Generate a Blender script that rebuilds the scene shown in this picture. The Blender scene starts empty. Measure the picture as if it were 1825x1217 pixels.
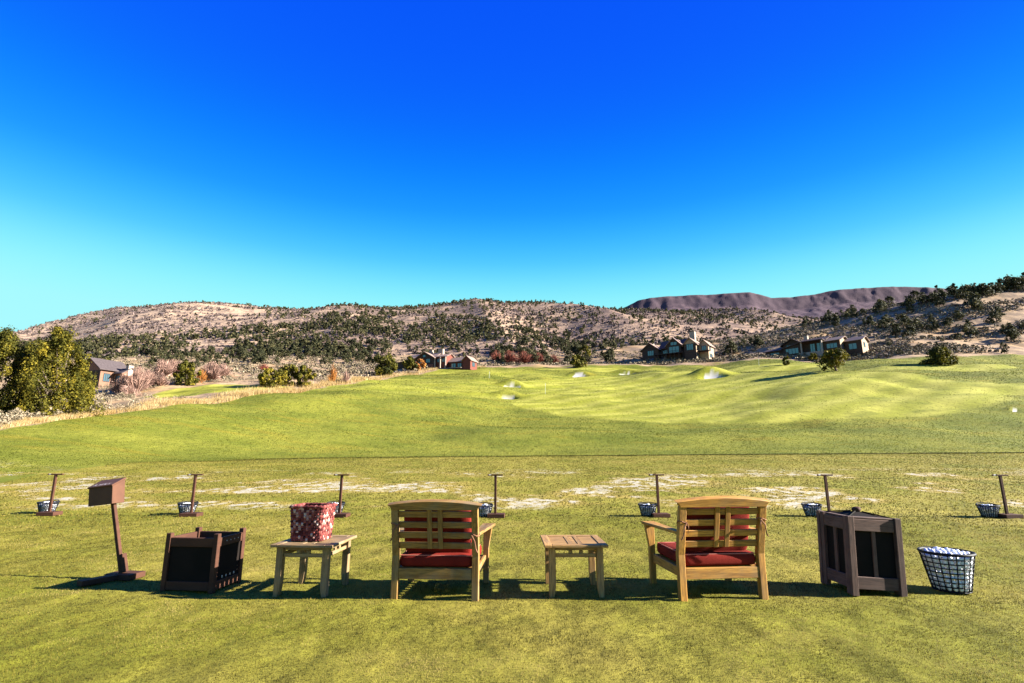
import bpy, bmesh, math, random
import numpy as np
from mathutils import Vector, Matrix

# ------------------------------------------------------------------ camera, sky, sun, exposure
SC = bpy.context.scene
COL = SC.collection
FPX, PITCH, EYE = 941.0, math.radians(11.82), 1.38      # focal length in photo pixels (1825 wide), pitch, eye height
CP, SP = math.cos(PITCH), math.sin(PITCH)
cd = bpy.data.cameras.new('camera')
cam = bpy.data.objects.new('camera', cd); COL.objects.link(cam)
cam.location = (0, 0, EYE); cam.rotation_euler = (math.pi/2 + PITCH, 0, 0)
cd.sensor_width = 36.0; cd.lens = 36.0*FPX/1825.0
cd.clip_start = 0.1; cd.clip_end = 9000
SC.camera = cam
SC.render.resolution_x, SC.render.resolution_y = 1024, 683

SUN_ELEV, SUN_AZ = math.radians(21.5), math.radians(-5.5)   # sun stands to the right, a little behind the camera
sdir = Vector((math.cos(SUN_ELEV)*math.cos(SUN_AZ), math.cos(SUN_ELEV)*math.sin(SUN_AZ), math.sin(SUN_ELEV)))
w = bpy.data.worlds.new('World'); SC.world = w; w.use_nodes = True
nt = w.node_tree; nt.nodes.clear()
sky = nt.nodes.new('ShaderNodeTexSky'); sky.sky_type = 'NISHITA'; sky.sun_disc = False
sky.sun_elevation = SUN_ELEV
sky.sun_rotation = math.atan2(sdir.x, sdir.y)
sky.altitude = 2000; sky.air_density = 1.0; sky.dust_density = 0.0; sky.ozone_density = 3.0
# deep autumn blue at altitude: the clear-sky model tinted by a height ramp, the same all round the horizon
tcw = nt.nodes.new('ShaderNodeTexCoord'); sxw = nt.nodes.new('ShaderNodeSeparateXYZ'); nt.links.new(tcw.outputs['Generated'], sxw.inputs[0])
rmp = nt.nodes.new('ShaderNodeValToRGB'); rmp.color_ramp.interpolation = 'B_SPLINE'
SKY = [(.0, (.46, .92, .95)), (.22, (.38, .95, .97)), (.28, (.27, .90, .97)), (.345, (.06, .58, .99)), (.43, (.0, .30, 1.0)), (.56, (.0, .125, .98)), (.70, (.0, .090, .96)), (1.0, (.0, .06, .80))]
for i_, (p_, c_) in enumerate(SKY):
    el = rmp.color_ramp.elements[i_] if i_ < 2 else rmp.color_ramp.elements.new(p_)
    el.position = p_; el.color = (*c_, 1)
nt.links.new(sxw.outputs[2], rmp.inputs[0])
scl = nt.nodes.new('ShaderNodeVectorMath'); scl.operation = 'SCALE'; scl.inputs['Scale'].default_value = 3.5
nt.links.new(rmp.outputs[0], scl.inputs[0])
mxw = nt.nodes.new('ShaderNodeMix'); mxw.data_type = 'RGBA'; mxw.inputs[0].default_value = 0.02
nt.links.new(scl.outputs[0], mxw.inputs[6]); nt.links.new(sky.outputs[0], mxw.inputs[7])
bg = nt.nodes.new('ShaderNodeBackground'); bg.inputs[1].default_value = 0.05
wo = nt.nodes.new('ShaderNodeOutputWorld')
nt.links.new(mxw.outputs[2], bg.inputs[0]); nt.links.new(bg.outputs[0], wo.inputs[0])

sd = bpy.data.lights.new('sun', 'SUN'); sd.energy = 5.0; sd.angle = math.radians(0.5); sd.color = (1.0, 0.94, 0.84)
sun = bpy.data.objects.new('sun', sd); COL.objects.link(sun)
sun.rotation_euler = sdir.to_track_quat('Z', 'Y').to_euler(); sun.location = (60, -10, 40)

SC.view_settings.view_transform = 'Standard'; SC.view_settings.look = 'None'
SC.view_settings.gamma = 1.0; SC.view_settings.exposure = 2.55
SC.view_settings.use_curve_mapping = False

# ------------------------------------------------------------------ helpers: geometry
RNG = np.random.default_rng(7)
random.seed(7)

def z_of(v, d):
    """height of a point seen d metres ahead at image row v"""
    k = (608.5 - v)/FPX
    return EYE + d*(k*CP + SP)/(CP - k*SP)
def px(x, y, z):
    zc = y*CP + (z - EYE)*SP
    return 912.5 + FPX*x/zc, 608.5 - FPX*((z - EYE)*CP - y*SP)/zc, zc

def link(name, me, mat=None, parent=None, loc=(0, 0, 0), rot=(0, 0, 0), scale=(1, 1, 1)):
    o = bpy.data.objects.new(name, me); COL.objects.link(o)
    if mat is not None and me is not None and not me.materials: me.materials.append(mat)
    o.location = loc; o.rotation_euler = rot; o.scale = scale
    if parent is not None: o.parent = parent
    return o
def empty(name, loc, rz=0.0, rot=None, scale=(1, 1, 1)):
    o = bpy.data.objects.new(name, None); COL.objects.link(o)
    o.location = loc; o.rotation_euler = rot or (0, 0, rz); o.scale = scale; o.empty_display_size = 0.2
    return o
def tag(o, label, cat, group=None, kind=None):
    o['label'] = label; o['category'] = cat
    if group: o['group'] = group
    if kind: o['kind'] = kind
    return o

def np_mesh(name, V, F, mat=None, cols=None, smooth=False, cname='tint'):
    """V (n,3); F (m,3|4) int array; cols (n,4) per-vertex colour"""
    V = np.asarray(V, np.float32); F = np.asarray(F, np.int32)
    me = bpy.data.meshes.new(name)
    me.vertices.add(len(V)); me.vertices.foreach_set('co', V.ravel())
    k = F.shape[1]
    me.loops.add(F.size); me.loops.foreach_set('vertex_index', F.ravel())
    me.polygons.add(len(F)); me.polygons.foreach_set('loop_start', np.arange(0, F.size, k, dtype=np.int32))
    if smooth: me.polygons.foreach_set('use_smooth', np.ones(len(F), bool))
    me.update(calc_edges=True)
    if cols is not None:
        a = me.color_attributes.new(cname, 'FLOAT_COLOR', 'POINT')
        a.data.foreach_set('color', np.asarray(cols, np.float32).ravel())
    if mat is not None: me.materials.append(mat)
    return me

class MB:
    """collects boxes, tubes and rings into one mesh"""
    def __init__(self): self.v = []; self.f = []
    def add(self, vs, fs):
        b = len(self.v); self.v += [tuple(q) for q in vs]; self.f += [tuple(i + b for i in q) for q in fs]
    def box(self, x0, x1, y0, y1, z0, z1):
        self.add([(x0,y0,z0),(x1,y0,z0),(x1,y1,z0),(x0,y1,z0),(x0,y0,z1),(x1,y0,z1),(x1,y1,z1),(x0,y1,z1)],
                 [(3,2,1,0),(4,5,6,7),(0,1,5,4),(1,2,6,5),(2,3,7,6),(3,0,4,7)])
        return self
    def tube(self, pts, rad, n=6, cap=True, closed=False):
        pts = [Vector(p) for p in pts]; m = len(pts)
        rads = rad if isinstance(rad, (list, tuple)) else [rad]*m
        vs, up = [], Vector((0, 0, 1))
        for i, p in enumerate(pts):
            a = pts[(i-1) % m] if (closed or i > 0) else p
            b = pts[(i+1) % m] if (closed or i < m-1) else p
            t = (b - a).normalized() if (b - a).length > 1e-9 else Vector((0, 0, 1))
            e1 = t.cross(Vector((0, 0, 1)))
            if e1.length < 1e-3: e1 = t.cross(Vector((0, 1, 0)))
            e1.normalize(); e2 = t.cross(e1)
            for j in range(n):
                an = 2*math.pi*j/n
                vs.append(p + (e1*math.cos(an) + e2*math.sin(an))*rads[i])
        fs = []
        for i in range(m if closed else m-1):
            for j in range(n):
                a = i*n + j; b = i*n + (j+1) % n; c = ((i+1) % m)*n + (j+1) % n; d = ((i+1) % m)*n + j
                fs.append((a, d, c, b))
        if cap and not closed:
            fs.append(tuple(range(n))); fs.append(tuple(reversed(range((m-1)*n, m*n))))
        self.add(vs, fs); return self
    def prism(self, prof, axis, a0, a1):
        """extrude a closed 2-D profile; axis 'y': profile in (x,z); 'x': profile in (y,z); 'z': profile in (x,y)"""
        n = len(prof)
        P = {'y': lambda p, a: (p[0], a, p[1]), 'x': lambda p, a: (a, p[0], p[1]), 'z': lambda p, a: (p[0], p[1], a)}[axis]
        vs = [P(p, a0) for p in prof] + [P(p, a1) for p in prof]
        fs = [tuple(range(n)), tuple(reversed(range(n, 2*n)))]
        for i in range(n): fs.append((i, n+i, n+(i+1) % n, (i+1) % n))
        self.add(vs, fs); return self
    def mesh(self, name, mat=None, smooth=False, bevel=0.0):
        me = bpy.data.meshes.new(name); me.from_pydata(self.v, [], self.f)
        bm = bmesh.new(); bm.from_mesh(me)
        bmesh.ops.recalc_face_normals(bm, faces=bm.faces)
        if bevel > 0:
            es = [e for e in bm.edges if e.calc_face_angle(0) > 0.5]
            bmesh.ops.bevel(bm, geom=es, offset=bevel, segments=1, affect='EDGES', clamp_overlap=True)
        bm.to_mesh(me); bm.free()
        if smooth: me.polygons.foreach_set('use_smooth', np.ones(len(me.polygons), bool))
        if mat is not None: me.materials.append(mat)
        return me
    def build(self, name, mat, parent=None, smooth=False, bevel=0.0, **k):
        return link(name, self.mesh(name, mat, smooth, bevel), None, parent, **k)

def board(name, mat, parent, size, loc, rot=(0, 0, 0), bevel=0.004):
    sx, sy, sz = (s/2 for s in size)
    return MB().box(-sx, sx, -sy, sy, -sz, sz).build(name, mat, parent, bevel=min(bevel, min(size)*0.3), loc=loc, rot=rot)

# ---- value noise for terrain and scatter
_NT = np.random.default_rng(3).random((256, 256))
def vnoise(x, y):
    xi = np.floor(x).astype(int); yi = np.floor(y).astype(int); fx = x - xi; fy = y - yi
    fx = fx*fx*(3-2*fx); fy = fy*fy*(3-2*fy)
    g = lambda a, b: _NT[a & 255, b & 255]
    return (g(xi, yi)*(1-fx)+g(xi+1, yi)*fx)*(1-fy)+(g(xi, yi+1)*(1-fx)+g(xi+1, yi+1)*fx)*fy
def fbm(x, y, o=4):
    s = 0; a = .5; t = 0
    for i in range(o):
        s = s + a*vnoise(x*2**i+17*i, y*2**i+31*i); t += a; a *= .5
    return s/t
def sstep(a, b, x):
    t = np.clip((x-a)/(b-a), 0, 1); return t*t*(3-2*t)

# ------------------------------------------------------------------ helpers: materials
class NB:
    def __init__(self, name):
        self.m = bpy.data.materials.new(name); self.m.use_nodes = True
        self.t = self.m.node_tree; self.p = self.t.nodes['Principled BSDF']
        self.p.inputs['Specular IOR Level'].default_value = 0.25
    def n(self, typ, **kw):
        nd = self.t.nodes.new('ShaderNode'+typ)
        for k, v in kw.items():
            if k.startswith('_'): setattr(nd, k[1:], v)
            else: self.set(nd.inputs[k.replace('__', ' ')], v)
        return nd
    def set(self, inp, v):
        if isinstance(v, bpy.types.NodeSocket): self.t.links.new(v, inp)
        else: inp.default_value = v
    def noise(self, vec, scale, detail=4, rough=.55):
        return self.n('TexNoise', Vector=vec, Scale=scale, Detail=detail, Roughness=rough).outputs['Fac']
    def ramp(self, fac, stops):
        r = self.t.nodes.new('ShaderNodeValToRGB'); e = r.color_ramp.elements
        for i, (p_, c) in enumerate(stops):
            el = e[i] if i < 2 else e.new(p_)
            el.position = p_; el.color = (*c, 1) if len(c) == 3 else c
        self.set(r.inputs[0], fac); return r.outputs[0]
    def mix(self, fac, a, b, mode='MIX'):
        m = self.t.nodes.new('ShaderNodeMix'); m.data_type = 'RGBA'; m.blend_type = mode
        c = lambda v: (*v, 1) if isinstance(v, tuple) and len(v) == 3 else v
        self.set(m.inputs[0], fac); self.set(m.inputs[6], c(a)); self.set(m.inputs[7], c(b)); return m.outputs[2]
    def math(self, op, a, b=0.0, clamp=False):
        m = self.t.nodes.new('ShaderNodeMath'); m.operation = op; m.use_clamp = clamp
        self.set(m.inputs[0], a); self.set(m.inputs[1], b); return m.outputs[0]
    def mapr(self, v, a, b, c=0.0, d=1.0, smooth=True):
        m = self.t.nodes.new('ShaderNodeMapRange'); m.interpolation_type = 'SMOOTHSTEP' if smooth else 'LINEAR'
        for i, q in enumerate((v, a, b, c, d)): self.set(m.inputs[i], q)
        return m.outputs[0]
    def mapping(self, vec, scale=(1, 1, 1), loc=(0, 0, 0), rot=(0, 0, 0)):
        return self.n('Mapping', Vector=vec, Scale=scale, Location=loc, Rotation=rot).outputs[0]
    def bump(self, h, strength, dist):
        self.set(self.p.inputs['Normal'], self.n('Bump', Height=h, Strength=strength, Distance=dist).outputs[0])
    def out(self, col=None, rough=None, spec=None):
        if col is not None: self.set(self.p.inputs['Base Color'], (*col, 1) if isinstance(col, tuple) and len(col) == 3 else col)
        if rough is not None: self.set(self.p.inputs['Roughness'], rough)
        if spec is not None: self.p.inputs['Specular IOR Level'].default_value = spec
        return self.m

def varied(name, c1, c2, scale=6.0, rough=.8, spec=.25, bump=0.0, bscale=None, stretch=(1, 1, 1)):
    b = NB(name); tc = b.n('TexCoord').outputs['Object']; inf = b.n('ObjectInfo').outputs['Random']
    vec = b.mapping(tc, stretch)
    off = b.n('VectorMath', _operation='ADD'); b.set(off.inputs[0], vec)
    cmb = b.n('CombineXYZ', X=b.math('MULTIPLY', inf, 37.0), Y=b.math('MULTIPLY', inf, 11.0), Z=0.0); b.set(off.inputs[1], cmb.outputs[0])
    v = off.outputs[0]
    n1 = b.noise(v, scale, 5)
    col = b.mix(b.mapr(n1, .3, .7), c1, c2)
    if bump: b.bump(b.noise(v, bscale or scale*5, 3), bump, 0.01)
    return b.out(col, rough, spec)

def wood(name, axis, light, dark, grey, greyness=.3, rough=.62):
    """grain runs along the given local axis"""
    b = NB(name); tc = b.n('TexCoord').outputs['Object']; rnd = b.n('ObjectInfo').outputs['Random']
    s = {'x': (.9, 14, 14), 'y': (14, .9, 14), 'z': (14, 14, .9)}[axis]
    cmb = b.n('CombineXYZ', X=b.math('MULTIPLY', rnd, 23.0), Y=b.math('MULTIPLY', rnd, 51.0), Z=b.math('MULTIPLY', rnd, 9.0)).outputs[0]
    off = b.n('VectorMath', _operation='ADD'); b.set(off.inputs[0], b.mapping(tc, s)); b.set(off.inputs[1], cmb); v = off.outputs[0]
    g1 = b.noise(v, 2.2, 6, .6); g2 = b.noise(v, 9.0, 3, .6)
    col = b.mix(b.mapr(g1, .35, .68), light, dark)
    col = b.mix(b.math('MULTIPLY', b.mapr(g2, .42, .68), .7), col, tuple(q*.4 for q in dark))
    wz = b.noise(b.n('VectorMath', _operation='ADD').outputs[0] if False else tc, 4.5, 4)
    col = b.mix(b.math('MULTIPLY', b.mapr(wz, .42, .68), greyness), col, grey)
    hs = b.n('HueSaturation', Hue=.5, Saturation=1.0, Value=b.mapr(rnd, 0, 1, .82, 1.15, False), Fac=1.0, Color=col)
    b.bump(g2, .25, .004)
    return b.out(hs.outputs[0], rough, .3)
# ------------------------------------------------------------------ the lie of the land
# survey columns: bearing (image column) -> (distance ahead, row) or (distance ahead, None, height)
Z = None
COLS = {
 -500: [(13,Z,0),(17,Z,.25),(25,803),(33,782),(45,760),(70,748),(130,700),(250,660),(420,640)],
 0:    [(13,Z,0),(20,Z,.10),(24,Z,.30),(31,806),(40,766),(46,748),(60,738),(100,712),(130,694),(170,678),(250,655),(420,640)],
 150:  [(13,Z,0),(22,Z,.18),(28,Z,.42),(34,810),(43,770),(53,737),(65,728),(90,712),(125,692),(170,675),(250,652),(420,636)],
 300:  [(13,Z,0),(25,Z,.3),(35,Z,.75),(40,Z,.6),(51,770),(68,714),(80,712),(105,705),(128,682),(170,668),(250,648),(420,632)],
 480:  [(13,Z,0),(30,Z,.5),(40,Z,.95),(45,Z,.6),(56,795),(76,732),(97,691),(110,692),(150,678),(200,664),(280,646),(420,634)],
 650:  [(13,Z,0),(30,Z,.53),(42,Z,1.05),(46,Z,.6),(58,803),(80,752),(110,709),(143,677),(160,677),(200,665),(300,646),(420,634)],
 780:  [(13,Z,0),(30,Z,.55),(43,Z,1.1),(47,Z,.6),(60,803),(80,763),(110,722),(150,686),(200,657),(225,655),(300,646),(420,632)],
 912:  [(13,Z,0),(30,Z,.55),(44,Z,1.15),(48,Z,.65),(60,804),(80,768),(100,742),(125,716),(150,700),(190,676),(228,657),(245,654),(300,644),(420,628)],
 1100: [(13,Z,0),(30,Z,.57),(44,Z,1.2),(48,Z,.7),(60,802),(80,770),(100,745),(125,720),(150,702),(190,675),(235,655),(250,650),(300,638),(420,615)],
 1300: [(13,Z,0),(30,Z,.6),(44,Z,1.28),(48,Z,.75),(60,799),(80,770),(100,742),(120,716),(150,688),(190,662),(225,648),(260,638),(330,612),(400,606),(420,608)],
 1500: [(13,Z,0),(30,Z,.62),(44,Z,1.35),(48,Z,.8),(60,797),(80,765),(100,722),(120,690),(140,664),(180,650),(205,645),(230,634),(280,592),(330,562),(380,567),(420,577)],
 1680: [(13,Z,0),(30,Z,.64),(44,Z,1.4),(48,Z,.85),(60,797),(80,758),(100,716),(125,678),(150,652),(180,645),(200,640),(230,615),(260,575),(300,528),(340,532),(420,560)],
 1825: [(13,Z,0),(30,Z,.65),(44,Z,1.45),(48,Z,.9),(60,797),(80,754),(100,714),(125,676),(150,655),(180,646),(200,640),(230,600),(260,548),(290,508),(320,508),(420,545)],
 2400: [(13,Z,0),(30,Z,.65),(44,Z,1.45),(48,Z,.9),(60,797),(80,754),(100,714),(125,676),(150,655),(180,640),(200,628),(230,580),(260,520),(290,460),(320,455),(420,500)],
}
NY = 900
LY = np.linspace(math.log(13), math.log(460), NY)
UC = sorted(COLS)
NT_ = 400
TT = np.linspace((UC[0]-912.5)/FPX, (UC[-1]-912.5)/FPX, NT_)
_tab = []
for u in UC:
    ys = [q[0] for q in COLS[u]]; zs = [q[2] if q[1] is None else z_of(q[1], q[0]) for q in COLS[u]]
    _tab.append(np.interp(np.exp(LY), ys, zs))
_tab = np.array(_tab)
_tu = np.array([(u-912.5)/FPX for u in UC])
_g = np.array([np.interp(TT, _tu, _tab[:, j]) for j in range(NY)]).T      # (NT, NY)
def gsmooth(a, s, ax):
    r = int(s*3); k = np.exp(-.5*(np.arange(-r, r+1)/s)**2); k /= k.sum()
    pad = [(0, 0), (0, 0)]; pad[ax] = (r, r)
    b = np.pad(a, pad, mode='edge')
    return np.apply_along_axis(lambda m: np.convolve(m, k, 'valid'), ax, b)
_g = gsmooth(gsmooth(_g, 9, 0), 13, 1)

def edge_of(x, y):
    """signed measure of where the mown course ends and dry scrub begins: >0 is scrub"""
    t = x/np.maximum(y, 1)
    ye = np.interp(t*FPX+912.5, [-500,0,150,300,480,650,760,830,912,1100,1300,1500,1680,1825,2400],
                   [36,40,52,67,96,141,196,222,229,236,226,204,196,196,196])
    return (y - ye)/ye
def tee_of(x, y):
    t = x/np.maximum(y, 1)
    ye = np.interp(t*FPX+912.5, [-500,0,100,200,300,450,650,912,1825,2400], [17,20,25.5,30,34,39,42,44,44,44])
    return (ye - y)/ye      # >0 on the tee

# sand bunkers: (column, row, half width m, half length m, depth)
BUNK_PX = [(905,709,3.8,2.6,1.0),(912,688.5,3.6,2.2,.9),(1032,670,3.4,2.0,.6),(1120,666.5,3.6,2.0,.7),
           (1271,671,5.4,3.4,1.2),(1812,733,2.0,1.4,.5)]
BUNK = []
def ground_z(x, y, feats=True):
    x = np.asarray(x, float); y = np.asarray(y, float)
    yy = np.maximum(y, 13.0); t = np.clip(x/yy, TT[0], TT[-1]); ly = np.log(np.clip(yy, 13, 459))
    ti = (t-TT[0])/(TT[1]-TT[0]); yi = (ly-LY[0])/(LY[1]-LY[0])
    i = np.clip(ti.astype(int), 0, NT_-2); j = np.clip(yi.astype(int), 0, NY-2); a = ti-i; b = yi-j
    z = (_g[i, j]*(1-a)+_g[i+1, j]*a)*(1-b)+(_g[i, j+1]*(1-a)+_g[i+1, j+1]*a)*b
    z = z - _g[0, 0]*0
    far = sstep(48, 75, y)
    und = (fbm(x/27+5, y/24+9, 2)-.5)*3.0 + (fbm(x/11+2, y/13+1, 2)-.5)*1.5
    z = z + far*und*np.clip(y/130, .35, 1)
    e = edge_of(x, y)
    z = z + sstep(.02, .15, e)*((fbm(x/7, y/7, 3)-.5)*1.3 + (fbm(x/40+3, y/40, 3)-.5)*5*sstep(150, 260, y))
    if feats:
        for bx, by, rx, ry, dp in BUNK:
            q = ((x-bx)/rx)**2 + ((y-by)/ry)**2
            z = z - dp*.8*np.exp(-q**2*1.2) + dp*1.1*np.exp(-(((x-bx)/(rx*1.7))**2+((y-by-ry*1.7)/(ry*.9))**2))
    # scuffed, slightly uneven tee turf
    mic = (fbm(x*2.6+4, y*2.6, 3)-.5)*.030 + (fbm(x*8+1, y*8+7, 2)-.5)*.014
    return np.where(y < 13, 0.0, z) + mic*sstep(40, 13, y)*np.where(y > -2, 1, 0) - .004

def hit(u, v, y0=6.0, y1=455.0, fn=None):
    """where the line of sight through (u, v) meets the land"""
    fn = fn or ground_z
    ys = np.exp(np.linspace(math.log(y0), math.log(y1), 1600))
    z = z_of(v, ys); zc = ys*CP+(z-EYE)*SP; x = (u-912.5)/FPX*zc
    g = fn(x, ys)
    k = np.argmax(g >= z)
    if g[k] < z[k]: k = len(ys)-1 if y1 > 0 else 0
    return float(x[k]), float(ys[k]), float(g[k]), float(zc[k])
for (u, v, rx, ry, dp) in BUNK_PX:
    h = hit(u, v, fn=lambda a, b: ground_z(a, b, False)); BUNK.append((h[0], h[1], rx*h[3]/230, ry*h[3]/250, dp*h[3]/85))

def wear_at(x, y):
    """sand-filled divots and straw-coloured wear beyond the row of tee stands"""
    band = sstep(13.0, 14.4, y)*sstep(30.0, 23.0, y)
    n = fbm(x/2.3+11, y/2.0+4, 4) + .045*np.clip((x+4)/12, -1, 1)
    sp = fbm(x/.24, y/.34, 2)
    return sstep(.545, .66, n)*sstep(.42, .64, sp)*band, sstep(.46, .60, n)*band
# ---- ground material
def ground_material():
    b = NB('turf_and_scrub'); P = b.n('NewGeometry').outputs['Position']
    zone = b.n('VertexColor', _layer_name='zone'); sp = b.n('SeparateColor', Color=zone.outputs['Color'])
    tee, fair, dry = sp.outputs[0], sp.outputs[1], sp.outputs[2]; sand = zone.outputs['Alpha']
    big = b.noise(P, .11, 4); mid = b.noise(P, .8, 4); fine = b.noise(P, 14, 4, .7); grain = b.noise(P, 90, 3, .7)
    # rough
    col = b.mix(b.mapr(big, .35, .65), (.090, .102, .010), (.150, .150, .018))
    col = b.mix(b.math('MULTIPLY', b.mapr(b.noise(b.mapping(P, (.09, .25, .2)), 1.3, 4), .5, .72), .55), col, (.175, .135, .012))
    # tee turf: yellow green with straw patches
    tc = b.mix(b.mapr(b.noise(P, .35, 5), .35, .65), (.136, .132, .014), (.208, .174, .030))
    tc = b.mix(b.math('MULTIPLY', b.mapr(mid, .5, .75), .5), tc, (.102, .110, .006))
    col = b.mix(tee, col, tc)
    # fairway with soft mowing stripes
    st = b.n('TexWave', Vector=b.mapping(P, (1, 1, 1), rot=(0, 0, .9)), Scale=.042, Distortion=1.8, Detail=1.0, Detail__Scale=.35)
    fc = b.mix(st.outputs['Fac'], (.185, .188, .018), (.260, .248, .040))
    fc = b.mix(b.math('MULTIPLY', b.mapr(big, .45, .7), .4), fc, (.115, .112, .008))
    col = b.mix(fair, col, fc)
    # mottling of the turf
    mot = b.noise(b.mapping(P, (1, .7, 1)), 1.7, 4, .75)
    pat = b.noise(b.mapping(P, (.5, 1, 1), rot=(0, 0, .5)), .22, 3)
    col = b.mix(b.math('MULTIPLY', b.mapr(pat, .52, .68), .5), col, b.mix(tee, (.070, .086, .006), (.105, .112, .008)))
    col = b.mix(b.mapr(fine, .25, .75, .0, .35), col, (.28, .22, .05), 'MIX') if False else col
    hs = b.n('HueSaturation', Hue=.5, Saturation=1.0, Fac=1.0, Value=b.math('ADD', b.math('ADD', b.mapr(fine, .25, .75, .74, 1.16, False), b.math('ADD', b.mapr(mot, .25, .75, -.26, .22, False), b.mapr(b.noise(b.mapping(P, (2.0, .34, 1)), 1.0, 3, .8), .3, .7, -.20, .18, False))), b.mapr(grain, .3, .7, -.18, .18, False)), Color=col)
    col = hs.outputs[0]
    # sand filled divots on the tee
    xy = b.n('SeparateXYZ', Vector=P); X, Y = xy.outputs[0], xy.outputs[1]
    band = b.math('MULTIPLY', b.mapr(Y, 13.0, 14.2), b.mapr(Y, 24.0, 29.0, 1, 0))
    dv = b.n('SeparateColor', Color=b.n('VertexColor', _layer_name='wear').outputs['Color'])
    col = b.mix(b.math('MULTIPLY', dv.outputs[1], .55), col, (.27, .185, .045))
    dm = b.math('MULTIPLY', dv.outputs[0], b.mapr(b.noise(P, 7, 4, .9), .42, .56))
    col = b.mix(b.math('MULTIPLY', dm, .62), col, (.41, .415, .42))
    dk = b.math('MULTIPLY', b.mapr(b.noise(P, 3.1, 3, .7), .69, .73), b.math('MULTIPLY', band, .8))
    col = b.mix(dk, col, (.05, .035, .02))
    # dry scrub ground
    dn = b.noise(P, .22, 6, .7)
    dc = b.mix(b.mapr(dn, .35, .62), (.33, .225, .125), (.17, .115, .075))
    dc = b.mix(b.math('MULTIPLY', b.mapr(b.noise(P, .06, 3), .5, .65), .5), dc, (.27, .155, .055))
    dc = b.mix(b.math('MULTIPLY', b.mapr(b.noise(P, 1.6, 3, .7), .5, .62), .6), dc, (.12, .095, .06))
    col = b.mix(dry, col, dc)
    col = b.mix(sand, col, (.42, .39, .355))
    hgt = b.math('ADD', b.math('MULTIPLY', fine, .6), b.math('MULTIPLY', grain, .4))
    b.bump(hgt, .35, .03)
    return b.out(col, .95, .08)
M_GROUND = ground_material()

def fan(rows, ts, fn):
    Yg, Tg = np.meshgrid(rows, ts, indexing='ij'); Xg = Tg*np.maximum(np.abs(Yg), 8.0)
    Zg = fn(Xg, Yg)
    V = np.stack([Xg, Yg, Zg], -1).reshape(-1, 3); n, m = Yg.shape
    i = np.arange((n-1)*m).reshape(n-1, m)[:, :-1].ravel()
    F = np.stack([i, i+1, i+m+1, i+m], -1)
    return V, F
rows = np.concatenate([np.array([-40, -20, -8, -2]), np.linspace(0, 2.6, 12)[:-1], np.exp(np.linspace(math.log(2.6), math.log(13), 250))[:-1], np.exp(np.linspace(math.log(13), math.log(62), 210))[:-1],
                       np.linspace(62, 262, 270)[:-1], np.exp(np.linspace(math.log(262), math.log(455), 90))])
ts = np.concatenate([np.linspace(-1.49, -1.08, 30)[:-1], np.linspace(-1.08, 1.08, 560), np.linspace(1.08, 1.57, 30)[1:]])
V, F = fan(rows, ts, ground_z)
x, y = V[:, 0], V[:, 1]
e = edge_of(x, y) + (fbm(x/5, y/5, 3)-.5)*.06
te = tee_of(x, y) + (fbm(x/3, y/3, 2)-.5)*.02
zone = np.zeros((len(V), 4), np.float32)
zone[:, 0] = sstep(-.006, .012, te)
zone[:, 2] = sstep(-.01, .015, e)
# fairway ellipses on the far slope
FAIRWAYS = ((1290,704,50,40,-.15),(1150,690,38,34,0),(1640,655,26,9,0),(1380,652,22,10,0),(1790,688,26,7,0),(760,690,36,22,.4),(880,665,30,12,0),(1080,660,30,8,0))
FSITES = [(*hit(a[0], a[1])[:2], a[2], a[3], a[4], 1 if a[0] > 1000 else .55) for a in FAIRWAYS]
def fair_at(x, y):
    f = np.zeros_like(x)
    for cx, cy, rx, ry, rot, w_ in FSITES:
        c, s = math.cos(rot), math.sin(rot); dx, dy = x-cx, y-cy
        q = np.sqrt(((dx*c+dy*s)/rx)**2 + ((-dx*s+dy*c)/ry)**2) + (fbm(x/18, y/18, 2)-.5)*.25
        f = np.maximum(f, sstep(1.03, .97, q)*w_)
    return f
zone[:, 1] = fair_at(x, y)
# lower green beyond the dry edge at the left
h = hit(398, 692); q = np.sqrt(((x-h[0])/13)**2+((y-h[1])/11)**2); g = sstep(1.05, .95, q+(fbm(x/9, y/9, 2)-.5)*.3)
zone[:, 1] = np.maximum(zone[:, 1], g); zone[:, 2] *= (1-g)
for bx, by, rx, ry, dp in BUNK:
    q = np.sqrt(((x-bx)/rx)**2+((y-by)/ry)**2)+(fbm(x/2.2, y/2.2, 2)-.5)*.7
    zone[:, 3] = np.maximum(zone[:, 3], sstep(.95, .85, q))
me = np_mesh('ground', V, F, M_GROUND, zone, smooth=True, cname='zone')
wa, ws = wear_at(x, y); at = me.color_attributes.new('wear', 'FLOAT_COLOR', 'POINT')
at.data.foreach_set('color', np.stack([wa, ws, wa*0, wa*0+1], 1).astype(np.float32).ravel())
gob = link('ground', me); gob['kind'] = 'structure'; gob['label'] = 'mown golf turf running up to dry scrub'

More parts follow.
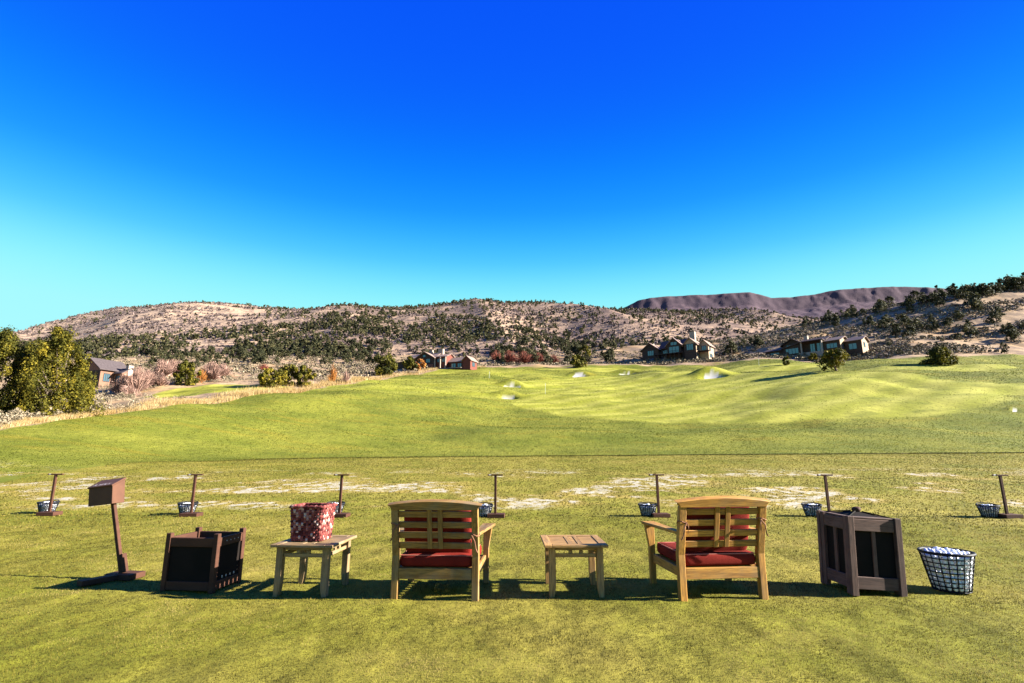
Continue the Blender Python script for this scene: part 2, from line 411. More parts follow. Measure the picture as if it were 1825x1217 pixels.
# ---- far hills
RIDGE_U = [-600,-300,0,95,150,220,300,400,520,600,650,750,880,960,1090,1200,1300,1450,1700,2400]
RIDGE_V = [690,655,612,588,569,550,545,548,555,552,551,548,542,547,552,557,560,575,600,640]
def hill_z(x, y):
    x = np.asarray(x, float); y = np.asarray(y, float)
    t = x/y*FPX/1.045+912.5
    vr = np.interp(t, RIDGE_U, RIDGE_V); R = 900 + 60*np.sin(t/190.)
    zr = z_of(vr, R)
    s = np.clip((y-300)/(R-300), 0, 1.6)
    base = z_of(644., 300.)-14
    prof = np.where(s <= 1, base+(zr-base)*(s*.55+.45*np.sin(s*math.pi/2)**1.25), zr-(s-1)*90)
    spur = 1-np.abs(2*fbm(x/150+4+y/700, y/420+2, 2)-1)
    n = (spur-.72)*22*np.clip(s*2.2, 0, 1)*np.clip((1.0-s)*3.2, .05, 1)
    n = n + (fbm(x/38, y/38, 4)-.5)*7*np.clip(s*3, 0, 1)*np.clip((1.0-s)*3, .12, 1)
    return prof+n
def rock_material(name, a, c, d, s=1.0, cliff=None, bare=None):
    b = NB(name); P = b.n('NewGeometry').outputs['Position']
    n1 = b.noise(P, .012*s, 6, .65); n2 = b.noise(P, .09*s, 5, .75); n3 = b.noise(P, .45*s, 3, .7)
    col = b.mix(b.mapr(n1, .42, .6), a, c)
    col = b.mix(b.math('MULTIPLY', b.mapr(n2, .48, .6), .75), col, d)
    col = b.mix(b.math('MULTIPLY', b.mapr(n3, .52, .66), .6), col, tuple(q*.55 for q in d))
    if bare:
        xx = b.n('SeparateXYZ', Vector=P).outputs[0]
        f_ = b.math('MULTIPLY', b.mapr(b.math('ADD', xx, b.math('MULTIPLY', n1, 420.0)), -230, 90, 1, 0), b.mapr(n2, .40, .56, 1, .25))
        col = b.mix(b.math('MULTIPLY', f_, .8), col, bare)
    if cliff:
        nz = b.n('SeparateXYZ', Vector=b.n('NewGeometry').outputs['Normal']).outputs[2]
        col = b.mix(b.mapr(nz, .55, .8, .8, 0), col, cliff)
    b.bump(b.math('ADD', n2, n3), .5, 1.6)
    return b.out(col, .95, .05)
M_HILL = rock_material('dry_hillside', (.285, .195, .128), (.170, .116, .086), (.078, .058, .050), bare=(.41, .290, .185))
hr = np.concatenate([np.linspace(300, 880, 200), np.linspace(885, 1250, 60)])
V, F = fan(hr, np.linspace(-1.6, 1.35, 520), hill_z)
link('hill', np_mesh('hill', V, F, M_HILL, smooth=True))['kind'] = 'structure'
MESA_U = [600,1000,1100,1118,1135,1160,1185,1260,1335,1352,1372,1410,1445,1480,1530,1600,1660,1760,1900,2400]
MESA_V = [600,585,560,549,541,536,533,530,527,531,537,535,530,523,519,516,519,524,530,545]
def mesa_z(x, y):
    x = np.asarray(x, float); y = np.asarray(y, float)
    t = x/y*FPX/1.045+912.5 + (fbm(x/60, y*0+3, 3)-.5)*7
    R = 2600.; zr = z_of(np.interp(t, MESA_U, MESA_V), R); base = z_of(600., 2000.)
    s = np.clip((y-2000+(fbm(x/40, y/40, 5)-.5)*22+(fbm(x/300, y/300+5, 2)-.5)*30)/560, 0, 1)
    prof = base+(zr-base)*np.where(s < .8, s*.72/.8, np.where(s < .9, .72+(s-.8)*2.4, .96+(s-.9)*.4))
    return prof + (fbm(x/55, y/60, 5)-.5)*16*np.clip(s*3, 0, 1)*np.where(s < .82, 1, .05)
M_MESA = rock_material('hazed_rock', (.100, .066, .072), (.066, .046, .056), (.034, .027, .037), .8, cliff=(.056, .040, .048))  # bluish purple tint puts distance haze into the rock colour
V, F = fan(np.concatenate([np.linspace(2000, 2650, 130), np.linspace(2700, 3200, 10)]), np.linspace(-.5, 1.6, 560), mesa_z)
link('mesa', np_mesh('mesa', V, F, M_MESA, smooth=True))['kind'] = 'structure'
# flat land that carries the sheet out to the horizon on every side
R0 = 6500
far = MB(); far.add([(-R0, -R0, -.6), (R0, -R0, -.6), (R0, R0, -.6), (-R0, R0, -.6)], [(0, 1, 2, 3)])
far.build('terrain', varied('dry_plain', (.42, .32, .21), (.25, .20, .14), .01, .95, .05))['kind'] = 'structure'
# ------------------------------------------------------------------ vegetation
def leaf_material(name, dark, mid, light, rough=.75, up=0.0, trans=0.0):
    b = NB(name); t = b.n('VertexColor', _layer_name='tint'); s = b.n('SeparateColor', Color=t.outputs['Color'])
    rnd = b.n('ObjectInfo').outputs['Random']
    f = b.math('ADD', s.outputs[0], b.mapr(rnd, 0, 1, -.14, .14, False), True)
    col = b.ramp(f, [(0.0, dark), (1.0, light), (.55, mid)])
    if up:      # short turf: blades lie every way, so shade them mostly as the surface they make
        vm = b.n('VectorMath', _operation='SCALE', Scale=up); b.set(vm.inputs[0], (0, 0, 1)); va = b.n('VectorMath', _operation='ADD')
        b.set(va.inputs[0], b.n('NewGeometry').outputs['Normal']); b.set(va.inputs[1], vm.outputs[0])
        vn = b.n('VectorMath', _operation='NORMALIZE'); b.set(vn.inputs[0], va.outputs[0]); b.set(b.p.inputs['Normal'], vn.outputs[0])
    m = b.out(col, rough, .12)
    if trans:   # thin leaves let part of the sunlight through
        tr = b.n('BsdfTranslucent', Color=col); mx = b.n('MixShader', Fac=trans); o_ = b.t.nodes['Material Output']
        if up: b.t.links.new(vn.outputs[0], tr.inputs['Normal'])
        b.t.links.new(b.p.outputs[0], mx.inputs[1]); b.t.links.new(tr.outputs[0], mx.inputs[2]); b.t.links.new(mx.outputs[0], o_.inputs['Surface'])
    return m
M_JUN = leaf_material('juniper_foliage', (.020, .024, .004), (.070, .064, .007), (.165, .125, .010), .75, 0, .22)
M_JUN_FAR = leaf_material('pinyon_foliage', (.016, .019, .009), (.040, .041, .017), (.096, .084, .036), .75, 0, .22)
M_BARK = varied('grey_bark', (.14, .105, .08), (.07, .05, .04), 5, .9, .1, .6, 30, (4, 4, 1))
M_PINK = leaf_material('bare_pink_twigs', (.115, .066, .052), (.240, .142, .108), (.37, .245, .195))
M_ORANGE = leaf_material('rusty_autumn_leaves', (.12, .045, .012), (.26, .10, .02), (.38, .17, .04))
M_RED = leaf_material('red_autumn_leaves', (.07, .018, .013), (.165, .046, .030), (.26, .10, .065))
M_SAGE = leaf_material('sagebrush_leaves', (.070, .056, .034), (.185, .148, .095), (.31, .25, .17))
M_STRAW = leaf_material('straw', (.22, .135, .042), (.37, .26, .11), (.50, .40, .225), .75, 0, .35)
M_BRUSH = leaf_material('oak_brush', (.036, .027, .029), (.085, .063, .062), (.155, .112, .098))

def quads(C, N, S, rng, asp=1.0):
    """leaf quads centred on C with normals N and half sizes S"""
    n = len(C); r = rng.normal(size=(n, 3)); a = np.cross(N, r); a /= np.linalg.norm(a, axis=1)[:, None]+1e-9
    b = np.cross(N, a); S = S[:, None]
    P = np.stack([C-a*S-b*S*asp*.6, C+a*S-b*S*asp*.8, C+a*S*.7+b*S*asp, C-a*S*.8+b*S*asp*.9], 1)
    return P.reshape(-1, 3), np.arange(4*n).reshape(n, 4)

def crown(seed, h, w, nc, nl, ls, low=.1, prof=None, clump=.16, spiky=.0):
    """foliage clumps on an uneven crown; returns verts, quads, tint, clump centres"""
    rng = np.random.default_rng(seed)
    prof = prof or (lambda s: np.sin(np.pi*np.clip(.13+.82*s, 0, 1))**.7)
    s = rng.random(nc)**.9; an = rng.random(nc)*2*np.pi
    lob = 1+.24*np.sin(an*3+seed+s*4)+.18*np.sin(an*5+2*seed-s*7)
    rr = (.35+.65*rng.random(nc)**.5)*(1+.28*(rng.random(nc)-.45))*prof(s)*w/2*lob*.84
    C = np.stack([rr*np.cos(an), rr*np.sin(an), h*(low+(1-low-clump*.5)*s)], 1)
    R = w*clump*(.5+1.0*rng.random(nc)**1.4)*(1-.35*s)
    k = max(1, nl//nc); N = rng.normal(size=(nc, k, 3)); N /= np.linalg.norm(N, axis=2)[..., None]
    rad = R[:, None, None]*(.55+.55*rng.random((nc, k, 1)))
    st = np.array([1, 1, 1.0+spiky])
    P = C[:, None]+N*rad*st
    Nn = N+rng.normal(size=N.shape)*.42; Nn /= np.linalg.norm(Nn, axis=2)[..., None]
    tint = np.clip(.5+.22*rng.normal(size=(nc, 1))+.13*rng.normal(size=(nc, k)), 0, 1)
    P = P.reshape(-1, 3); P[:, 2] = np.maximum(P[:, 2], .03*h)
    V, Fq = quads(P, Nn.reshape(-1, 3), ls*(.6+.8*rng.random(len(P))), rng)
    t4 = np.repeat(tint.reshape(-1), 4)
    return V, Fq, np.stack([t4, t4, t4, np.ones_like(t4)], 1), C

def limbs(seed, h, w, C, base_r, n=7):
    rng = random.Random(seed); mb = MB(); cs = sorted(range(len(C)), key=lambda i: rng.random())[:n]
    fork = Vector((rng.uniform(-.05, .05)*w, 0, h*.16))
    mb.tube([(0, 0, -.15), (fork.x*.4, 0, h*.07), fork], [base_r*1.25, base_r, base_r*.8], 7)
    for i in cs:
        e_ = Vector(C[i]); m1 = fork.lerp(e_, .45)+Vector((rng.uniform(-.1, .1)*w, rng.uniform(-.1, .1)*w, .03*h))
        mb.tube([fork*.8, m1, e_], [base_r*.55, base_r*.35, base_r*.1], 5)
    return mb

def tree(name, label, cat, u, v, hp, wp, seed, nc=40, nl=2500, ls=.10, mat=None, group=None, low=.1, prof=None, trunk=True, clump=.16, spiky=0., y=None, sink=.1):
    """a tree with trunk and crown, standing where (u, v) meets the land; hp and wp are its size in photo pixels"""
    hx = hit(u, v)
    if y is not None:
        z0 = z_of(v, y); zc = y*CP+(z0-EYE)*SP; xx = (u-912.5)/FPX*zc; hx = (xx, y, float(ground_z(xx, y)), zc)
    m = hx[3]/FPX; H, W = hp*m, wp*m
    root = empty(name, (hx[0], hx[1], hx[2]-sink))
    V, Fq, c4, C = crown(seed, H, W, nc, nl, ls*m/.045, low, prof, clump, spiky)
    lb = limbs(seed, H, W, C, W*.035+.04)
    lb.build('trunk', M_BARK, root, smooth=True)
    link('crown', np_mesh('crown', V, Fq, mat or M_JUN, c4), None, root)
    tag(root, label, cat, group)
    return root

G1 = 'junipers crowding the edge of the course at the far end of the tee'
SPIRE = lambda s: np.clip(1.04-s**2.0*.98, .05, 1)**.75
tree('juniper_tree', 'tall ragged olive juniper beside the dry grass strip, widest of its clump', 'tree', 82, 744, 166, 132, 11, 210, 26000, .052, low=.0, clump=.085, spiky=.9, prof=SPIRE)
tree('juniper_tree', 'olive juniper cut off by the frame edge, behind the dry grass strip', 'tree', -22, 750, 170, 120, 12, 190, 22000, .052, low=.0, clump=.085, spiky=.9, prof=SPIRE)
tree('juniper_tree', 'dark slim juniper between the two tall olive junipers', 'tree', 30, 742, 136, 62, 14, 90, 10000, .052, low=.0, clump=.12, spiky=1.1, prof=SPIRE)
tree('juniper_tree', 'low spreading juniper at the foot of the tall ragged one, nearest the dark gabled house', 'tree', 132, 734, 84, 70, 13, 120, 12000, .052, low=.0, clump=.10, prof=SPIRE)
tree('juniper_tree', 'rounded yellow green juniper in front of the dark gabled house', 'tree', 184, 686, 50, 38, 15, 60, 4200, .045, low=.08)
tree('juniper_tree', 'dark pointed juniper between two clumps of bare pink shrubs', 'tree', 330, 686, 43, 42, 16, 36, 2600, .06, low=.05, spiky=.5)
tree('juniper_tree', 'squat dark juniper, lowest of three on the fairway brow', 'tree', 482, 689, 33, 46, 17, 34, 2400, .06, low=.05)
tree('juniper_tree', 'bushy juniper in the middle of three on the fairway brow', 'tree', 513, 687, 37, 46, 18, 34, 2400, .06, low=.05)
tree('juniper_tree', 'tallest of three bushy junipers on the fairway brow', 'tree', 542, 682, 42, 34, 19, 34, 2200, .06, low=.05, y=118)
tree('juniper_tree', 'broad yellow green juniper by the pale path edge near the long red house', 'tree', 686, 670, 41, 46, 20, 40, 3000, .06, low=.05)
tree('juniper_tree', 'small dark juniper at the corner of the long red house', 'tree', 731, 660, 26, 26, 21, 26, 1500, .06, low=.05)
tree('juniper_tree', 'small golden shrub beside the corner juniper of the long red house', 'shrub', 748, 659, 20, 22, 22, 22, 1200, .06, M_ORANGE, low=.05)
tree('juniper_tree', 'round juniper with several bare stems standing alone on the mown slope', 'tree', 1491, 661, 41, 49, 23, 44, 3600, .055, low=.26, clump=.15)
tree('juniper_tree', 'tiny dark bush just beside the lone many stemmed juniper', 'shrub', 1470, 661, 9, 8, 24, 10, 400, .05)
tree('juniper_bush', 'dense dome shaped dark juniper bush alone on the mown slope', 'bush', 1677, 650, 33, 48, 25, 44, 3600, .055, low=.04, clump=.17, prof=lambda s: np.cos(np.pi*.5*s)**.6)
tree('juniper_bush', 'small dark bush at the foot of the terraced house', 'bush', 1449, 643, 15, 15, 26, 18, 900, .05, low=.05)
tree('juniper_bush', 'small two lobed bush on the mown edge below the terraced house', 'bush', 1402, 651, 16, 16, 27, 14, 800, .05, low=.02)
tree('juniper_tree', 'rounded juniper behind a shorter one on the scrub strip beside the chalet like house', 'tree', 1043, 640, 26, 20, 28, 24, 1500, .055, low=.05)
tree('juniper_tree', 'short dark juniper on the scrub strip with a lobed crown at the fairway rim', 'tree', 1030, 655, 24, 34, 29, 24, 1500, .055, low=.05)

# bare and coloured shrubs
def twig_shrub(name, label, cat, u, v, hp, wp, seed, mat, n=1500, group=None, leafy=0):
    hx = hit(u, v); m = hx[3]/FPX; H, W = hp*m, wp*m
    rng = np.random.default_rng(seed); root = empty(name, (hx[0], hx[1], hx[2]-.1))
    an = rng.random(n)*2*np.pi; s = rng.random(n)**.6
    lob = .7+.3*np.sin(an*2+seed)+.22*np.sin(an*5+seed*2); lean = rng.random(n)**.6*.95*lob
    e_ = np.stack([np.cos(an)*lean*W*.5, np.sin(an)*lean*W*.5, H*(1-.5*lean**2)*(.45+.55*rng.random(n))*(.85+.2*np.sin(an*3+seed))], 1)
    st = np.stack([np.cos(an)*lean*W*.06, np.sin(an)*lean*W*.06, np.zeros(n)], 1)
    a0 = st+(e_-st)*(.25+.5*s)[:, None]*rng.random(n)[:, None]
    d = rng.normal(size=(n, 3)); wd = .016*W*(.5+rng.random(n))[:, None]; d = d/np.linalg.norm(d, axis=1)[:, None]*wd
    e_ = e_ + rng.normal(size=(n, 3))*.04*W
    V = np.stack([a0-d, a0+d, e_], 1).reshape(-1, 3); t = np.repeat(np.clip(.5+.25*rng.normal(size=n), 0, 1), 3)
    Fq = np.arange(3*n).reshape(n, 3)
    link('crown', np_mesh('crown', V, Fq, mat, np.stack([t, t, t, t*0+1], 1)), None, root)
    mb = MB(); r = random.Random(seed)
    for k in range(9):
        a = r.random()*6.28; l = r.uniform(.1, .6)
        mb.tube([(0, 0, 0), (math.cos(a)*l*W*.2, math.sin(a)*l*W*.2, H*.4), (math.cos(a)*l*W*.45, math.sin(a)*l*W*.45, H*.8)], [W*.014, W*.009, W*.004], 4)
    mb.build('trunk', M_BARK, root)
    if leafy:
        Vv, Fq2, c4, _ = crown(seed, H*.96, W, 30, leafy, .011*W, .10, lambda s: np.cos(np.pi*.5*np.clip(s, 0, 1))**.55)
        link('leaves', np_mesh('leaves', Vv, Fq2, mat, c4), None, root)
    tag(root, label, cat, group); return root
GP = 'bare pink shrubs below the dark gabled house'
twig_shrub('bare_shrub', 'tall bare pink shrub at the lit corner of the dark gabled house', 'shrub', 243, 699, 50, 46, 31, M_PINK, 2600, GP, 1100)
twig_shrub('bare_shrub', 'low bare pink shrub under the window of the dark gabled house', 'shrub', 217, 701, 36, 40, 32, M_PINK, 2000, GP, 1100)
twig_shrub('bare_shrub', 'grey pink bare shrub behind the dark pointed juniper, nearer the house', 'shrub', 288, 672, 34, 46, 33, M_PINK, 2000, GP, 1100)
twig_shrub('bare_shrub', 'wide rounded bare shrub at the head of the lower green', 'shrub', 374, 680, 38, 52, 34, M_PINK, 2600, GP, 1100)
twig_shrub('bare_shrub', 'small bare shrub in front of the dark pointed juniper', 'shrub', 286, 688, 24, 36, 35, M_PINK, 1300, GP, 1100)
for i, (u, v, hp, wp, lb) in enumerate([(262,690,34,40,'bare pink shrub between the lit house corner and the dark pointed juniper'),(305,668,30,44,'hazy grey pink shrub behind the dark pointed juniper, away from the house'),(396,672,26,36,'bare shrub at the far side of the lower green, beyond the wide rounded one'),(228,708,22,44,'lowest bare shrub, in the sagebrush below the house window')]):
    twig_shrub('bare_shrub', lb, 'shrub', u, v, hp, wp, 70+i, M_PINK, 2200, GP, 1100)
twig_shrub('rusty_shrub', 'rusty orange shrub hugging the dark pointed juniper', 'shrub', 357, 682, 28, 26, 36, M_ORANGE, 900, None, 700)
twig_shrub('rusty_shrub', 'thin rusty sapling standing alone above the pale path edge', 'shrub', 592, 681, 36, 24, 37, M_ORANGE, 420, None, 120)
twig_shrub('bare_shrub', 'thin bare sapling beside the rusty one above the pale path edge', 'shrub', 616, 683, 28, 20, 38, M_PINK, 600)
GR = 'red shrubs beside the long red house'
for i, (u, v, hp, wp, lb) in enumerate([(884,643,20,30,'red leafed shrub touching the end wall of the long red house'),(908,646,24,36,'tall red shrub second from the end wall of the long red house'),
        (934,648,24,38,'broad red shrub in the middle of the red thicket'),(960,647,20,30,'red shrub between two dark junipers in the red thicket'),
        (986,648,17,30,'outermost low red shrub of the red thicket'),(470,660,12,26,'low dark red shrub behind the three fairway junipers')]):
    twig_shrub('red_shrub', lb, 'shrub', u, v, hp, wp, 50+i, M_RED, 700, GR, 900)

# small scattered junipers on the near slopes: meshes shared between copies
def small_tree_mesh(seed, nc, nl, tall):
    prof = (lambda s: (1-s)**.55*.95+.05) if tall else (lambda s: np.cos(np.pi*.5*np.clip(s, 0, 1))**.7)
    V, Fq, c4, C = crown(seed, 1.0, .80 if tall else 1.15, nc, nl, .042, .06, prof, .17 if tall else .2, .3 if tall else 0)
    cm = np_mesh('crown', V, Fq, M_JUN_FAR, c4)
    mb = MB(); mb.tube([(0, 0, -.12), (.02, 0, .2), (0, .02, .5), (.03, 0, .8)], [.05, .04, .028, .01], 6)
    return cm, mb.mesh('trunk', M_BARK)
JUN = [small_tree_mesh(100+i, 18, 620, i % 3 == 0) for i in range(9)]
rr = random.Random(5)
def ridge_v(u): return float(np.interp(u, [1280,1400,1500,1680,1825], [606,572,551,519,500]))
spots = []
for k in range(64):      # dark line of junipers on the right-hand ridge
    u = 1395+k*7+rr.uniform(-6, 6); spots.append((u, ridge_v(u)+rr.uniform(4, 20), rr.uniform(15, 25)*(.75+.35*(u-1395)/430), 'r'))
for k in range(66):
    u = rr.uniform(1290, 1825); vr = ridge_v(u); spots.append((u, rr.uniform(vr+26, max(vr+34, 612)), rr.uniform(13, 27), 'r'))
for k in range(30):
    u = rr.uniform(1050, 1380); spots.append((u, rr.uniform(588, 634), rr.uniform(8, 17), 'r'))
for k in range(260):
    u = rr.uniform(225, 1100); spots.append((u, rr.uniform(616, 650) if u > 420 else rr.uniform(630, 656), rr.uniform(11, 20), 'm'))
for k in range(14):
    u = rr.uniform(1560, 1825); spots.append((u, rr.uniform(590, 634), rr.uniform(6, 13), 'r'))
HOUSE_KEEP = [(130,250,620,700),(695,880,615,668),(1138,1275,595,646),(1362,1560,590,636)]
nj = 0
def both_z(x, y): return np.maximum(np.where(np.asarray(y) < 452, ground_z(x, y), -9), np.where(np.asarray(y) > 302, hill_z(x, np.maximum(y, 302)), -9))
for (u, v, hp, reg) in spots:
    if any(a-4 < u < b_+4 and c-6 < v-0 < d_+30 for a, b_, c, d_ in HOUSE_KEEP) : continue
    hx = hit(u, v, y1=700., fn=both_z) if reg == 'm' else hit(u, v)
    if hx[1] > (640 if reg == 'm' else 440) or edge_of(np.float64(hx[0]), np.float64(hx[1])) < .03: continue
    s = hp*hx[3]/FPX
    o = empty('juniper', (hx[0], hx[1], hx[2]-.05*s), rr.random()*6.28, scale=(s*rr.uniform(.85, 1.25), s*rr.uniform(.85, 1.25), s))
    cm, tm = rr.choice(JUN); link('crown', cm, None, o); link('trunk', tm, None, o)
    if reg == 'r' and v < ridge_v(u)+22 and u > 1380: lb, gr = 'dark juniper in the line along the crest of the climbing slope', 'junipers along the crest'
    elif reg == 'r' and u > 1560: lb, gr = 'juniper on the open scrub slope beyond the broad terraced house', 'junipers on the open scrub slope'
    elif reg == 'r' and u > 1275: lb, gr = 'juniper on the scrub slope above the broad terraced house', 'junipers above the terraced house'
    elif reg == 'r': lb, gr = 'small juniper on the brushy hillside around the house with the tall chimney', 'junipers around the chimney house'
    elif u < 480: lb, gr = 'small juniper on the pale bench behind the dark gabled house and pink shrubs', 'junipers behind the gabled house'
    elif u < 700: lb, gr = 'small juniper at the foot of the wooded hill behind the three fairway junipers', 'junipers at the foot of the wooded hill'
    elif u < 890: lb, gr = 'small juniper on the rise behind the long red house', 'junipers behind the red house'
    else: lb, gr = 'small juniper behind or among the red thicket', 'junipers behind the red thicket'
    tag(o, lb, 'tree', gr)
    nj += 1
print('individual junipers', nj)

# the wooded hill: one mass
def mass(name, xyz, sizes, protos, mat, seed):
    rng = np.random.default_rng(seed); Vs, Fs, Cs = [], [], []; base = 0
    for p_, s in zip(xyz, sizes):
        V, Fq, c4 = protos[rng.integers(len(protos))]; a = rng.random()*6.283; c, sn = math.cos(a), math.sin(a)
        q = V*s; q = np.stack([q[:, 0]*c-q[:, 1]*sn, q[:, 0]*sn+q[:, 1]*c, q[:, 2]], 1)+p_
        cc = c4.copy(); cc[:, :3] = np.clip(cc[:, :3]+rng.normal()*.10, 0, 1)
        Vs.append(q); Fs.append(Fq+base); Cs.append(cc); base += len(V)
    me = np_mesh(name, np.concatenate(Vs), np.concatenate(Fs), mat, np.concatenate(Cs))
    return link(name, me)
def proto(seed, nc, nl, ls, w, tall=False, lowv=.03):
    prof = (lambda s: (1-s)**.5*.95+.06) if tall else (lambda s: np.cos(np.pi*.5*np.clip(s, 0, 1))**.6)
    V, Fq, c4, _ = crown(seed, 1.0, w, nc, nl, ls, lowv, prof, .2); return V, Fq, c4
rg = np.random.default_rng(21)
N = 34000
hx_ = rg.uniform(-1.25, .62, N); hy_ = 330+rg.random(N)**.75*640
X = hx_*hy_; Zh = hill_z(X, hy_); U, Vv, ZC = px(X, hy_, Zh)
top = np.interp(U, [-200,120,200,300,400,500,600,750,860,900,1000,1120,1300], [612,612,604,598,590,580,574,572,580,596,606,606,612])
dens = np.where(Vv > top, .42, .030)
dens = np.where((Vv > top-14) & (Vv <= top), .14, dens)
dens = np.where(U > 900, dens*.55+.02, dens); dens = np.where((U < 470) & (Vv < top-4), .006, dens); dens = np.where((U < 420) & (Vv >= top-4), dens*.55, dens); dens = np.where((hy_ > 820), dens*.5, dens)
dens = dens*sstep(.25, .62, fbm(X/60, hy_/60, 3)*1.05)*1.5
keep = rg.random(N) < dens*(hy_/700)**.7*3.6
pts = np.stack([X, hy_, Zh-.3], 1)[keep]; print('forest', len(pts))
sz = (3.0+3.0*rg.random(len(pts)))
fo = mass('hillside_woods', pts, sz, [proto(200+i, 9, 70, .10, .80 if i % 2 else 1.0, i % 2 == 0) for i in range(8)], M_JUN_FAR, 3)
tag(fo, 'dark juniper woods covering the far hillside', 'woods', kind='stuff')
# brush and sage
N = 22000
hx_ = rg.uniform(-1.15, .62, N); hy_ = 330+rg.random(N)**.8*600; X = hx_*hy_; Zh = hill_z(X, hy_)
k = fbm(X/45+9, hy_/30+4, 3) > .44
br = mass('oak_brush', np.stack([X, hy_, Zh-.2], 1)[k], (1.0+1.6*rg.random(N))[k], [proto(300+i, 4, 16, .26, 1.7) for i in range(5)], M_BRUSH, 4)
tag(br, 'low brown brush speckling the far hillside', 'brush', kind='stuff')
N = 52000
t_ = rg.uniform(-1.12, 1.12, N); y_ = np.exp(rg.uniform(math.log(40), math.log(420), N)); y_[26000:] = rg.uniform(195, 350, 26000); t_[38000:] = rg.uniform(.25, 1.12, 14000); X = t_*y_
e_ = edge_of(X, y_); hL = hit(398, 692); inl = ((X-hL[0])/14)**2+((y_-hL[1])/12)**2 < 1.1
k = (e_ > .035) & (~inl) & (fbm(X/(14+y_/10)+3, y_/np.where(y_ > 190, 6., 14.), 3) > .43) & (rg.random(N) < np.where(y_ < 150, .75, .85))
k &= ~((t_ > .2) & (y_ > 345))
Zs = ground_z(X, y_)
pn, pf = [proto(400+i, 9, 170, .042, 1.5) for i in range(5)], [proto(410+i, 4, 22, .17, 1.6) for i in range(5)]
near = k & (y_ < 140); farm = k & (y_ >= 140); print('sage', near.sum(), farm.sum())
for nm, kk, pr, lo, hi in (('sagebrush', near, pn, .55, .75), ('sagebrush', farm, pf, .7, 1.0)):
    o = mass(nm, np.stack([X, y_, Zs-.05], 1)[kk], (lo+hi*rg.random(N)**1.5)[kk], pr, M_SAGE, 6)
    tag(o, 'pale sagebrush on the dry ground among the junipers' if nm and pr is pn else 'pale sagebrush over the scrub slopes by the far houses', 'sagebrush', kind='stuff')

def blades(name, X, Y, Zb, h, wd, mat, seed, tintmu=None, lean=.5):
    rng = np.random.default_rng(seed); n = len(X); a = rng.random(n)*6.283
    d = np.stack([np.cos(a), np.sin(a), a*0], 1)*wd[:, None]
    b = np.stack([X, Y, Zb-.15*h], 1); l = rng.random(n)**.7*lean; a2 = rng.random(n)*6.283
    tip = b+np.stack([np.cos(a2)*l*h, np.sin(a2)*l*h, h*np.sqrt(np.maximum(1-l*l, .05))*1.15], 1)
    V = np.stack([b-d, b+d, tip], 1).reshape(-1, 3)
    t = np.clip((.5 if tintmu is None else tintmu)+.22*rng.normal(size=n), 0, 1); t = np.repeat(t, 3)
    return link(name, np_mesh(name, V, np.arange(3*n).reshape(n, 3), mat, np.stack([t, t, t, t*0+1], 1)))
# straw along the edge of the course
N = 200000
t_ = rg.uniform(-1.15, -.05, N); ue = t_*FPX+912.5
ye = np.interp(ue, [-500,0,150,300,480,650,760,830,912], [36,40,52,67,96,141,196,222,229])
X = t_*ye; y_ = ye*(1+.004+np.abs(rg.normal(size=N))*(.02+.07*fbm(X/6+7, ye/6, 3))); X = t_*y_
k = rg.random(N) < np.clip(55/ye, .12, 1)*(.06+.94*sstep(.36, .60, fbm(X/2.6, y_/2.6, 3)))
X, y_ = X[k], y_[k]; n = len(X); print('straw', n)
o = blades('dry_grass', X, y_, ground_z(X, y_), (.14+.42*rg.random(n)**1.6)*(.5+1.0*fbm(X/1.7+2, y_/1.7, 3))*np.clip(y_/55, .9, 2.0), .016*np.clip(y_/45, 1, 3.5)*(.6+.8*rg.random(n)), M_STRAW, 8, .1+.8*fbm(X/2.1, y_/2.1+9, 3))
tag(o, 'tall pale dry grass along the rim of the mown turf', 'dry grass', kind='stuff')
# dark, taller blades in a line where the tee ends
N = 34000
t_ = rg.uniform(-.75, 1.12, N); ue = t_*FPX+912.5
ye = np.interp(ue, [-500,0,100,200,300,450,650,912,1825,2400], [17,20,25.5,30,34,39,42,44,44,44])
y_ = ye*(.995+.012*rg.normal(size=N)); X = t_*y_
M_EDGE = leaf_material('dark_turf', (.02, .02, .002), (.045, .044, .004), (.09, .078, .008))
o = blades('edge_grass', X, y_, ground_z(X, y_), (.05+.07*rg.random(N))*sstep(330, 620, ue)+.015, .012+.02*rg.random(N), M_EDGE, 9)
tag(o, 'dark line of grass blades where the tee ends', 'grass', kind='stuff')
# turf near the camera
M_TURF = leaf_material('turf_blades', (.062, .052, .008), (.166, .142, .018), (.310, .238, .076), .7, .8, .5)
N = 760000
y_ = 2.6+rg.random(N)**1.35*12.0; X = rg.uniform(-1, 1, N)*(y_*1.0+.6)
t_ = .46+1.7*(fbm(X*1.3+3, y_*1.3+2, 4)-.5)+1.1*(fbm(X*6, y_*6, 3)-.5)
keep = rg.random(N) < (.55+.9*(fbm(X*3.1+8, y_*3.1, 3)-.2))*sstep(14.4, 8.0, y_)
X, y_, t_ = X[keep], y_[keep], t_[keep]; N = len(X); print('blades', N)
sc_ = np.clip(y_/4, .8, 2.2)
o = blades('turf_grass', X, y_, ground_z(X, y_), (.008+.008*rg.random(N))*(.8+.2*sc_)*(.7+.8*fbm(X*2.3, y_*2.3+5, 3)), (.0013+.0013*rg.random(N))*sc_, M_TURF, 10, t_, .85)
tag(o, 'short yellow green turf in front of and under the furniture', 'grass', kind='stuff')
